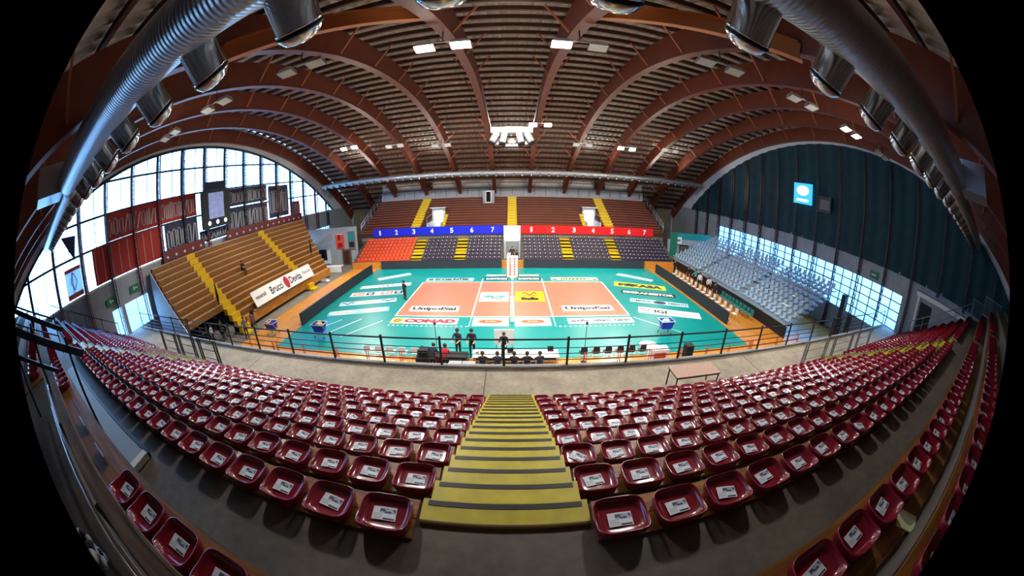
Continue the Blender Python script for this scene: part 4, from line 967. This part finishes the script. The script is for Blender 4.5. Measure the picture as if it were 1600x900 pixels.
def ball_cart(x, y, label, k='ball_blue'):
    t = thing('ball_cart', label, 'ball cart', (x, y, .03))
    m = MB(); m.rings([[(sx*a, sy*b_, z) for sx, sy in ((-1,-1),(1,-1),(1,1),(-1,1))] for a, b_, z in ((.36, .28, .42), (.5, .38, 1.0))], k, cap1=False, smooth=False); m.build('bag', t)
    MB().tube([(-.52, -.4, 1.0), (.52, -.4, 1.0), (.52, .4, 1.0), (-.52, .4, 1.0), (-.52, -.4, 1.0)], .025, 'white', 6).build('rim', t)
    for sx in (-1, 1):
        MB().tube([(sx*.4, -.3, .06), (sx*.5, .38, 1.0)], .02, 'steel', 6).tube([(sx*.4, .3, .06), (sx*.5, -.38, 1.0)], .02, 'steel', 6).build('leg', t)
        for sy in (-1, 1): MB().lathe([(0, -.02), (.05, -.02), (.05, .02), (0, .02)], 'soft_black', 10, Matrix.Translation((sx*.4, sy*.3, .05)) @ Matrix.Rotation(PI/2, 4, 'X')).build('wheel', t)
    MB().box(-.3, .3, -.37, -.36, .6, .85, 'white', Matrix.Rotation(-.16, 4, 'X')).build('logo_panel', t)
    rb_ = random.Random(x)
    for i in range(7):
        b = MB(); r_ = .105; prof = [(r_*math.sin(PI*j/8), -r_*math.cos(PI*j/8)) for j in range(9)]
        b.lathe(prof, rb_.choice(('ball_blue', 'gold', 'gold', 'cyan_ad')), 12); b.build('volleyball', loc=(x-.32+.213*(i % 4), y-.12+.225*(i//4), 1.0), label='volleyball heaped in the %s, %s of seven' % (label.split(' on ')[0].replace('ball ', ''), nth(i+1)), cat='ball', group='volleyballs in the carts')
ball_cart(-13.5, -8.7, 'blue ball cart on the near left of the mat'); ball_cart(10.55, -7.95, 'blue ball cart on the near right of the mat'); ball_cart(-18.2, -9.0, 'dark blue ball cart on the orange floor at left')
MB().lathe([(.55, 0), (.62, .05), (.6, .1), (.2, .13), (0, .13)], 'white', 24).build('round_table_top', loc=(8.6, -9.7, .031), label='white round sticker disc on the mat left of the right ball cart', cat='disc')
t = thing('drinks_crate', 'white and orange crate on the near edge of mat at right', 'crate', (8.6, -11.25, 0)); MB().box(-.6, .6, -.3, .3, 0, .7, 'white').build('body', t); MB().box(-.4, .4, -.31, -.3, .1, .5, 'rail_red').build('print', t)
bx = MB(); bx.box(-.5, .5, -.4, .4, 0, .9, 'navy').box(-.52, .52, -.42, .42, .9, .95, 'soft_black'); bx.build('equipment_case', loc=(21.6, -5.6, .01), label='dark equipment case on the orange floor at right end of benches', cat='case')
# loose items on floor left
for i, (x, y, k, l) in enumerate(((-21.4, 5.2, 'foil', 'crumpled silver cover on the pale floor before left bleacher'),)):
    m = MB(); m.rings([[(a*math.cos(2*PI*j/14)*(1+.15*math.sin(3*j)), a*.6*math.sin(2*PI*j/14), z) for j in range(14)] for a, z in ((.9, 0), (.8, .18), (.4, .34), (.05, .36))], k); m.build('crumpled_cover', loc=(x, y, 0), label=l, cat='cover')
t = thing('buffet_table', 'white covered table at the far end of left bleacher', 'table', (-22.6, 9.6, 0)); MB().box(-1.4, 1.4, -.4, .4, .72, .76, 'white').build('tabletop', t); MB().box(-1.4, 1.4, -.42, -.4, .02, .74, 'white').box(-1.42, -1.4, -.4, .4, .02, .74, 'white').build('cloth_drop', t)
for sx in (-1.3, 1.3): MB().box(sx-.03, sx+.03, .3, .36, 0, .72, 'steel').build('leg', t)
t = thing('low_bench', 'long white low bench under the walkway right of the scorers table', 'bench', (3.0, -12.75, 0)); MB().box(-1.3, 1.3, -.18, .18, .38, .44, 'white').build('seat', t)
for sx in (-1.1, 1.1): MB().box(sx-.04, sx+.04, -.16, .16, 0, .38, 'steel').build('leg', t)
for x, l in ((-2.9, 'left'), (-2.2, 'right')):
    t = thing('flight_case', 'black wheeled flight case below the walkway beside staff, %s of two' % l, 'case', (x, -12.75, 0)); MB().box(-.32, .32, -.25, .25, .1, .85, 'soft_black').build('body', t)
    for z_ in (.83, .08): MB().box(-.33, .33, -.26, .26, z_, z_+.04, 'steel').build('edge_band', t)
    for sx in (-.25, .25):
        for sy in (-.18, .18): MB().lathe([(0, -.02), (.05, -.02), (.05, .02), (0, .02)], 'steel_dark', 8, Matrix.Translation((sx, sy, .05)) @ Matrix.Rotation(PI/2, 4, 'X')).build('wheel', t)
t = thing('presentation_board', 'white board behind the person at the scorers table', 'board', (-.45, -10.35, .03)); MB().box(-.55, .55, 0, .04, .7, 1.65, 'white').build('panel', t)
for sx in (-.45, .45): MB().box(sx-.02, sx+.02, .04, .08, 0, 1.6, 'steel').build('leg', t)
# drums
def drum(x, y, z, r, d, rz, label, k='conad_red'):
    t = thing('drum', label, 'drum', (x, y, z), rz); mx = Matrix.Rotation(PI/2, 4, 'Y')
    MB().lathe([(r, -d/2), (r, d/2)], k, 20, mx).build('shell', t)
    for s_ in (-1, 1): MB().lathe([(0, s_*d/2), (r*.97, s_*d/2), (r*.97, s_*(d/2+.012)), (0, s_*(d/2+.012))], 'cream_ad', 20, mx).build('drum_head', t)
    for s_ in (-1, 1): MB().lathe([(r*1.0, s_*d/2-.02), (r*1.04, s_*d/2-.02), (r*1.04, s_*d/2+.02), (r, s_*d/2+.02)], 'steel', 20, mx).build('hoop', t)
drum(-22.9, -9.9, .42, .4, .45, -.5, 'big bass drum with cream head among the drummers at left'); drum(-23.9, -10.9, .36, .34, .4, -.5, 'smaller red drum beside the bass drum at left')
for px, py, z0, z1, l in ((-23.0, -10.35, 2.3, 4.6, 'black furled flag standing among drummers at left bleacher'), (-23.8, 6.6, 2.6, 4.9, 'black furled flag by the far yellow steps of left bleacher')):
    t = thing('furled_flag', l, 'flag', (px, py, z0)); MB().tube([(0, 0, 0), (-.25, .1, z1-z0)], .02, 'soft_black', 6).build('pole', t); MB().tube([(-.06, .02, .5), (-.12, .05, 1.1), (-.22, .09, z1-z0-.1)], [.05, .14, .05], 'cloth_black', 8).build('cloth', t)

# ------------------------------------------------------------------ people
def person(x, y, z, rz, pose, top, legs, label, hair='hair', sh='soft_black', h=1.76, lean=0):
    """one skinned body; facing +Y before rotation"""
    s = h/1.76
    sit = pose == 'sit'
    hipz = .60 if sit else .93
    J = {}; E = []
    def j(n, p, r, reg): J[n] = (Vector(p), r, reg)
    def tilt(p):
        v = Vector(p) - Vector((0, 0, hipz)); a = -lean
        return Vector((v.x, v.y*math.cos(a) - v.z*math.sin(a), v.y*math.sin(a) + v.z*math.cos(a))) + Vector((0, 0, hipz))
    up = lambda x_, y_, z_: tilt((x_, y_, hipz + z_))
    j('pel', (0, 0, hipz), .145, 'legs'); j('waist', up(0, 0, .2), .125, 'top'); j('chest', up(0, .01, .43), .15, 'top'); j('neck', up(0, .0, .58), .055, 'skin'); j('jaw', up(0, .03, .66), .075, 'skin'); j('head', up(0, .03, .73), .088, 'skin'); j('crown', up(0, .015, .80), .055, 'skin'); j('nose', up(0, .125, .70), .016, 'skin')
    E += [('pel', 'waist'), ('waist', 'chest'), ('chest', 'neck'), ('neck', 'jaw'), ('jaw', 'head'), ('head', 'crown'), ('head', 'nose')]
    for sg, n in ((-1, 'l'), (1, 'r')):
        if pose == 'reach' or sit: el, wr, ha = up(sg*.25, .16, .27), up(sg*.2, .38, .24), up(sg*.18, .46, .23)
        elif pose == 'cross': el, wr, ha = up(sg*.26, .08, .24), up(sg*.05, .2, .26), up(-sg*.04, .2, .28)
        else: el, wr, ha = up(sg*.25, .0, .21), up(sg*.26, .08, -.03), up(sg*.26, .11, -.12)
        j('sh'+n, up(sg*.19, 0, .49), .07, 'top'); j('el'+n, el, .046, 'top'); j('wr'+n, wr, .03, 'skin'); j('ha'+n, ha, .03, 'skin')
        E += [('chest', 'sh'+n), ('sh'+n, 'el'+n), ('el'+n, 'wr'+n), ('wr'+n, 'ha'+n)]
        d = (ha - wr).normalized(); sd = Vector((0, 0, 1)).cross(d) if abs(d.z) < .8 else Vector((0, 1, 0)); sd.normalize()
        for q, (o_, L) in enumerate(((-.03, .07), (-.01, .085), (.01, .08), (.03, .06))):
            j('f%d%s' % (q, n), ha + sd*o_*1.3 + d*(.03+L*.5), .0095, 'skin'); j('g%d%s' % (q, n), ha + sd*o_*1.4 + d*(.03+L) - Vector((0, 0, .01)), .008, 'skin'); E += [('ha'+n, 'f%d%s' % (q, n)), ('f%d%s' % (q, n), 'g%d%s' % (q, n))]
        j('th'+n, wr + d*.05 - sd*.06, .01, 'skin'); E += [('wr'+n, 'th'+n)]
        j('hip'+n, (sg*.09, 0, hipz-.04), .098, 'legs')
        if sit: j('kn'+n, (sg*.12, .42, hipz-.03), .066, 'legs'); j('an'+n, (sg*.12, .44, .1), .043, 'legs'); j('to'+n, (sg*.13, .6, .045), .04, 'shoe')
        else:
            st = .12 if pose == 'walk' else 0
            j('kn'+n, (sg*.105, .03+sg*st, .5), .066, 'legs'); j('an'+n, (sg*.115, sg*st*1.6, .1), .043, 'legs'); j('to'+n, (sg*.13, .17+sg*st*1.6, .045), .04, 'shoe')
        E += [('pel', 'hip'+n), ('hip'+n, 'kn'+n), ('kn'+n, 'an'+n), ('an'+n, 'to'+n)]
    names = list(J); me = bpy.data.meshes.new('p'); me.from_pydata([J[n][0] for n in names], [(names.index(a), names.index(b)) for a, b in E], [])
    o = bpy.data.objects.new('p', me); COL.objects.link(o)
    md = o.modifiers.new('s', 'SKIN'); md.use_smooth_shade = True
    for i, n in enumerate(names): me.skin_vertices[0].data[i].radius = (J[n][1], J[n][1]); me.skin_vertices[0].data[i].use_root = (i == 0)
    o.modifiers.new('u', 'SUBSURF').levels = 1
    dg = bpy.context.evaluated_depsgraph_get(); bm_ = bpy.data.meshes.new_from_object(o.evaluated_get(dg))
    bpy.data.objects.remove(o); bpy.data.meshes.remove(me)
    bm_.materials.clear(); mats = {'skin': 0, 'top': 1, 'legs': 2, 'shoe': 3}
    for k in ('skin', top, legs, sh): bm_.materials.append(M[k])
    for p in bm_.polygons:
        c = p.center; best = 9; reg = 'top'
        for a, b in E:
            A, B = J[a][0], J[b][0]; d = B-A; t = max(0, min(1, (c-A).dot(d)/max(d.length_squared, 1e-9)))
            q = (c - A - d*t).length - (J[a][1]*(1-t)+J[b][1]*t)
            if q < best: best = q; reg = J[b][2] if t > .35 else J[a][2]
            
        p.material_index = mats[reg]; p.use_smooth = True
    r = link(bm_, 'person', loc=(x, y, z), rz=rz, label=label, cat='person'); r.scale = (s, s, s)
    hd = J['head'][0]; m = MB(); prof = []
    for i in range(6): a = PI/2*i/5; prof.append((.108*math.cos(a)+.001, .118*math.sin(a)))
    m.lathe([(.104, -.06)] + prof, hair, 14, Matrix.Translation(hd + Vector((0, -.022, .018))) @ Matrix.Rotation(math.radians(28), 4, 'X')); m.build('hair', r)
    f_ = up(0, .118, .735)
    for sx in (-.033, .033): MB().box(f_.x+sx-.012, f_.x+sx+.012, f_.y-.015, f_.y-.004, f_.z-.006, f_.z+.006, 'soft_black').build('eye', r)
    f_ = up(0, .1, .655); MB().box(f_.x-.025, f_.x+.025, f_.y-.012, f_.y+.0, f_.z-.005, f_.z+.004, 'conad_red').build('mouth', r)
    return r
person(-9.25, -1.0, .034, -.6, 'cross', 'cloth_black', 'cloth_black', 'person in black standing on the left end line of the orange court', h=1.78)
person(-3.05, -10.6, .03, 2.9, 'reach', 'cloth_navy', 'cloth_black', 'person in dark navy standing at the table, left one of the two upright', h=1.8)
person(-2.25, -10.65, .03, 3.1, 'reach', 'cloth_black', 'cloth_black', 'person in black with pale badge standing upright at table beside colleague', h=1.82)
person(-4.2, -12.3, 0, -.25, 'reach', 'cloth_navy', 'cloth_navy', 'person in navy leaning over the dark mixing table at left', h=1.7, lean=.45)
person(-3.5, -12.4, 0, -.1, 'reach', 'cloth_red', 'cloth_black', 'person in dark red leaning over the mixing table', h=1.72, lean=.35)
person(-.45, -10.7, .03, 3.0, 'reach', 'cloth_black', 'cloth_navy', 'person in black standing behind the scorers table, white board at the back', h=1.68, lean=.12)
person(-1.5, -12.52, .02, 0, 'sit', 'cloth_black', 'cloth_black', 'person in black seated with back to camera, leftmost at scorers table')
person(-.75, -12.52, .02, 0, 'sit', 'cloth_navy', 'cloth_black', 'person in navy seated with back to camera at the scorers table')
person(.75, -12.52, .02, .1, 'sit', 'cloth_black', 'cloth_navy', 'person seated alone right of the thick railing post at scorers table')
person(.1, -12.52, .02, -.1, 'sit', 'cloth_black', 'cloth_black', 'person in black seated with back to camera just left of thick railing post')
person(1.4, -12.52, .02, .2, 'sit', 'cloth_navy', 'cloth_navy', 'person in navy seated at the right end of the scorers chairs')
person(-4.95, -12.5, 0, -.5, 'reach', 'cloth_black', 'cloth_black', 'person in black bending low at the left end of mixing table', h=1.65, lean=.7)
person(-.35, 11.6, .0, PI, 'walk', 'cloth_white', 'cloth_black', 'person with white top in the gap behind the referee stand', h=1.75)
person(.45, 11.7, .0, PI, 'stand', 'cloth_black', 'cloth_black', 'person in black at the gap behind the referee stand', h=1.8)
person(0, 6.5, 1.52, PI, 'stand', 'cloth_black', 'cloth_black', 'person in black standing up on the referee stand platform', h=1.7)
person(18.9, 7.3, 0, 1.9, 'stand', 'cloth_black', 'cloth_black', 'person in black suit with white shirt standing at far end of right benches', h=1.85, hair='cloth_grey')
person(18.95, -1.6, 0, 2.0, 'stand', 'cloth_navy', 'cloth_navy', 'person in navy standing between the white and turquoise chairs', h=1.85)
for i, (x, y, k, l) in enumerate(((19.3, 4.6, 'cloth_black', 'person in black standing behind the right barrier near the suited person'), (19.5, 3.3, 'cloth_teal', 'person in turquoise standing behind the right barrier'), (19.3, 2.0, 'cloth_white', 'person in white standing behind the right barrier'), (19.6, .6, 'cloth_white', 'person in white stooping behind the right barrier by turquoise chairs'))): person(x, y, 0, 1.7+.3*i, ('stand', 'reach', 'walk', 'reach')[i], k, 'cloth_black', l, h=1.74+.02*i, lean=.3 if i == 3 else 0)
for i, (x, y, rz, k, lg, l) in enumerate(((-23.3, -11.9, -1.2, 'cloth_white', 'cloth_navy', 'person in white behind the red drum at left'), (-24.2, -12.5, -1.0, 'cloth_navy', 'cloth_black', 'person in navy at the left of the drummers'), (-22.8, -11.0, -1.4, 'cloth_black', 'cloth_black', 'person in black between the two drums'), (-21.5, -7.9, -2.0, 'cloth_black', 'cloth_grey', 'person in black right of the big bass drum'), (-24.4, -10.3, -1.3, 'cloth_black', 'cloth_black', 'person in black behind the big bass drum'), (-20.3, -10.2, -2.2, 'cloth_grey', 'cloth_black', 'person in grey in front of the yellow steps by the drums'))): person(x, y, 0, rz, ('stand', 'reach', 'reach', 'reach', 'stand', 'walk')[i], k, lg, l, h=1.68+.03*i)
person(BX0-BT*6-.18, -4.6, BZ0+BR*6-.44, -PI/2, 'sit', 'cloth_black', 'cloth_black', 'person in black sitting alone on the left bleacher')
def sup(a, b, n, z, zb=0, back=0, e=4.2):
    r = []
    for j in range(n):
        t = 2*PI*j/n; c, s = math.cos(t), math.sin(t)
        x = a*math.copysign(abs(c)**(2/e), c); y = b*math.copysign(abs(s)**(2/e), s)
        r.append((x, y, z + back*max(0, -y/b)**1.5))
    return r
def seat_mesh(n, lite=False):
    mb = MB(); A, B = .232, .215
    if lite: rr = [sup(A*.86, B*.86, n, .0), sup(A, B, n, .12, back=.05), sup(A*.8, B*.8, n, .06)]
    else: rr = [sup(A*.86, B*.86, n, .0), sup(A*.96, B*.96, n, .022), sup(A*.995, B*.995, n, .06, back=.02), sup(A, B, n, .105, back=.045), sup(A*.985, B*.985, n, .114, back=.047), sup(A*.95, B*.95, n, .113, back=.045), sup(A*.89, B*.89, n, .088, back=.03), sup(A*.80, B*.78, n, .06, back=.01), sup(A*.6, B*.58, n, .052), sup(A*.2, B*.2, n, .05)]
    mb.rings(rr, 'maroon'); return mb
seat_me = seat_mesh(28).mesh('bucket_seat')
brk = MB(); brk.box(-.15, .15, -.12, .12, -.008, .002, 'soft_black')
for dx in (-.13, .13):
    brk.box(dx-.02, dx+.02, -.17, .17, -.008, -.001, 'steel_dark')
brk_me = brk.mesh('mount_bracket')
def sheet_mesh():
    me = bpy.data.meshes.new('printed_sheet'); vs = []; fs = []
    for i in range(6):
        for j in range(2):
            x = -.105 + .21*i/5; vs.append((x, -.0743+.1486*j, .004*math.sin(i*.9)))
    o = len(vs); vs += [(x, y, z-.0015) for x, y, z in vs]
    for i in range(5): fs.append((2*i, 2*i+2, 2*i+3, 2*i+1))
    for i in range(5): fs.append((o+2*i, o+2*i+1, o+2*i+3, o+2*i+2))
    rim = [0, 2, 4, 6, 8, 10, 11, 9, 7, 5, 3, 1]
    for a, b in zip(rim, rim[1:]+rim[:1]): fs.append((a, o+a, o+b, b))
    me.from_pydata(vs, [], fs); me.materials.append(M['sheet']); uv = me.uv_layers.new(name='UVMap')
    for lp in me.loops:
        v = me.vertices[lp.vertex_index].co; uv.data[lp.index].uv = ((v.x+.105)/.21, (v.y+.0743)/.1486)
    return me
sheet_me = sheet_mesh()
S = .545
seats = []
def rowlabel(k):
    return {1: 'front row', 9: 'rear row by the aisle', 10: 'row behind the aisle', 11: 'topmost row'}.get(k, nth(k)+' row up')
def add_row(k, yk, z, xs_left, xs_right):
    for side, xs in (('left', xs_left), ('right', xs_right)):
        for i, x in enumerate(xs): seats.append((x, yk, z, k, side, i+1))
for k in range(1, 10):
    xl = [-(1.02 + S*i) for i in range(52)]; xr = [.9 + S*i for i in range(52)]
    ok = lambda x: not (14.15 < abs(x) < 16.2) and abs(x) < 28
    xl = [x for x in xl if ok(x)]; xr = [x for x in xr if ok(x)]
    if k <= 3: xl = [x for x in xl if not -20.5 < x < -14]
    add_row(k, row_y(k), row_z(k), xl, xr)
add_row(10, -27.33, 7.5, [-1.2-S*i for i in range(5)] + [-8.4-S*i for i in range(30) if not 14.2 < 8.4+S*i < 16.1], [1.4+S*i for i in range(24)] + [16.4+S*i for i in range(20)])
add_row(11, -28.18, 8.05, [-8.6-S*i for i in range(26) if not 14.2 < 8.6+S*i < 16.1], [1.79+S*i for i in range(23)] + [16.4+S*i for i in range(20)])
def dist(s): return (Vector((s[0], s[1], s[2]+.1)) - CAM).length
def infr(s):
    d = Vector((s[0], s[1], s[2]+.1)) - CAM; d.normalize()
    th = math.acos(max(-1, min(1, d.dot(F)))); x, y = d.dot(R), d.dot(U); r = 2*527.4*math.sin(th/2); h = math.hypot(x, y)
    px, py = 800 + r*x/h, 450 - r*y/h
    return -15 < px < 1615 and py < 915
seats = sorted([s for s in seats if infr(s)], key=dist)
near, rest = seats[:300], seats[300:]
proto = None; pproto = None
rs = random.Random(3)
def sheet_pose(s):
    x, y, z, k, side, i = s
    a = rs.gauss(0, .10) + (.05 if side == 'left' else .1)
    if rs.random() < .06: a += rs.choice((-.6, .5))
    if k == 7 and side == 'right' and i == 1: a = -.62
    if k == 9 and side == 'right' and i == 3: a = -.2
    return (x + rs.uniform(-.02, .02) - .01, y + .0 + rs.uniform(-.015, .02), z + .107), a
for s in near:
    x, y, z, k, side, i = s
    if proto is None:
        proto = link(seat_me, 'bucket_seat'); link(brk_me, 'mount_bracket', proto); o = proto
        pproto = link(sheet_me, 'printed_sheet'); p = pproto
    else: o = copy_tree(proto); p = copy_tree(pproto)
    o.location = (x, y, z+.045)
    tag(o, 'maroon seat, %s, %s %s of the centre steps' % (rowlabel(k), nth(i), side), 'seat', 'maroon bucket seats of the near stand')
    loc, a = sheet_pose(s); p.location = loc; p.rotation_euler = (rs.uniform(-.012, .012), rs.uniform(-.014, .014), a)
    tag(p, 'printed sheet on the seat, %s, %s %s of the centre steps' % (rowlabel(k), nth(i), side), 'paper', 'printed sheets laid on the maroon seats')
lite = seat_mesh(16, True); big = MB()
pb = MB()
for s in rest:
    x, y, z, k, side, i = s
    big.add([(a+x, b+y, c+z+.042) for a, b, c in lite.v], lite.f, 'maroon', True)
    (lx, ly, lz), a = sheet_pose(s); ca, sa = math.cos(a), math.sin(a)
    pb.add([(lx+ca*u*.105-sa*v*.0743, ly+sa*u*.105+ca*v*.0743, lz+.006) for u, v in ((-1,-1),(1,-1),(1,1),(-1,1))], [(0,1,2,3)], 'sheet')
big.build('distant_bucket_seats', label='all the smaller maroon bucket seats towards both ends of the near stand', cat='seat', kind='stuff')
po = pb.build('distant_printed_sheets', label='all the smaller printed sheets on seats towards both ends of near stand', cat='paper', kind='stuff')
uv = po.data.uv_layers.new(name='UVMap')
for pl in po.data.polygons:
    for li, c in zip(pl.loop_indices, ((0,0),(1,0),(1,1),(0,1))): uv.data[li].uv = c
EXPO = 0.0
# ------------------------------------------------------------------ light
def spot(name, loc, tgt, power, col, ang=1.6, size=.5, blend=.6):
    l = bpy.data.lights.new(name, 'SPOT'); l.energy = power; l.color = col; l.spot_size = ang; l.spot_blend = blend; l.shadow_soft_size = size
    o = bpy.data.objects.new(name, l); COL.objects.link(o); o.location = loc
    o.rotation_euler = (Vector(tgt) - Vector(loc)).to_track_quat('-Z', 'Y').to_euler(); return o
WARM = (1, .93, .82)
for x, y, lit, l in FL:
    z = arch_z(y) - .95
    tx = x*.55; ty = -2 if y < -4 else 1.5
    if lit: spot('floodlight_beam', (x, y, z), (tx, ty, 0), 7600*(1.0 if lit > 1 else .8), WARM, 1.7, .35)
# fill spots without fixtures, added to brighten far stand, court and near walkway
for x in (-15, -5, 5, 15): spot('hall_fill', (x, 2, 16.3), (x*1.05, 17, 3), 5000, WARM, 1.8, .4)
for x in (-12, 0, 12): spot('hall_fill', (x, -6, 16.6), (x*.9, -.5, 0), 5000, (1, .96, .9), 1.9, .4)
for x in (-18, -6, 6, 18): spot('hall_fill', (x, -14, 15.2), (x*.9, -19, 3.5), 4600, (1, .95, .92), 1.6, .5)
for x in (-21.2, -10.6, 0, 10.6, 21.2): spot('roof_fill', (x, 17.2, 11.6), (x*.95, -2, 18), 1500, WARM, 2.6, 1.5)  # added upward fill, no fixtures: brightens the roof from the far duct
for x in (-16, 0, 16): spot('roof_fill', (x, -20, 12.2), (x, -2, 18), 700, WARM, 2.2, 1.5)  # same added roof fill from the near side
for x in (-10.6, 0, 10.6): spot('duct_fill', (x, -13.5, 14.8), (x, -25.7, 11.6), 700, (.85, .93, 1), .9, .5)  # unseen spots added to lift the near duct and its drums
for y in (-10, 3): spot('hall_fill', (-17, y, 15.0), (-25, y, 4), 3800, WARM, 1.5, .4)  # added fill for the left bleacher, no fixtures
w = bpy.data.worlds.new('sky'); sc.world = w; w.use_nodes = True; nt = w.node_tree
bg = nt.nodes['Background']; tc = nt.nodes.new('ShaderNodeTexCoord'); sx = nt.nodes.new('ShaderNodeSeparateXYZ'); rp = nt.nodes.new('ShaderNodeValToRGB')
nt.links.new(tc.outputs['Generated'], sx.inputs[0]); nt.links.new(sx.outputs[2], rp.inputs[0]); nt.links.new(rp.outputs[0], bg.inputs[0])
rp.color_ramp.elements[0].position = 0; rp.color_ramp.elements[0].color = (.36, .66, 1, 1); rp.color_ramp.elements[1].position = .5; rp.color_ramp.elements[1].color = (.20, .50, .95, 1)
bg.inputs[1].default_value = 11
def portal(name, loc, rot, sx_, sy_):
    l = bpy.data.lights.new(name, 'AREA'); l.shape = 'RECTANGLE'; l.size = sx_; l.size_y = sy_; l.cycles.is_portal = True
    o = bpy.data.objects.new(name, l); COL.objects.link(o); o.location = loc; o.rotation_euler = rot
try:
    portal('left_window_portal', (-30.2, -5.3, 11.5), (0, -PI/2, 0), 10, 54)
    portal('right_window_portal', (30.2, -2.2, 4), (0, PI/2, 0), 4, 32)
except Exception as e: print('portal', e)
# ground outside the hall
MB().box(-120, 120, -90, 90, -.6, -.5, 'concrete_pale').build('ground_outside', kind='structure')
sc.view_settings.view_transform = 'Standard'; sc.view_settings.look = 'None'; sc.view_settings.gamma = 1; sc.view_settings.use_curve_mapping = False
sc.view_settings.exposure = EXPO
sc.cycles.use_denoising = True
sc.cycles.max_bounces = 7; sc.cycles.diffuse_bounces = 4; sc.cycles.glossy_bounces = 3; sc.cycles.transparent_max_bounces = 12
sc.cycles.sample_clamp_indirect = 6
sc.cycles.caustics_reflective = False; sc.cycles.caustics_refractive = False
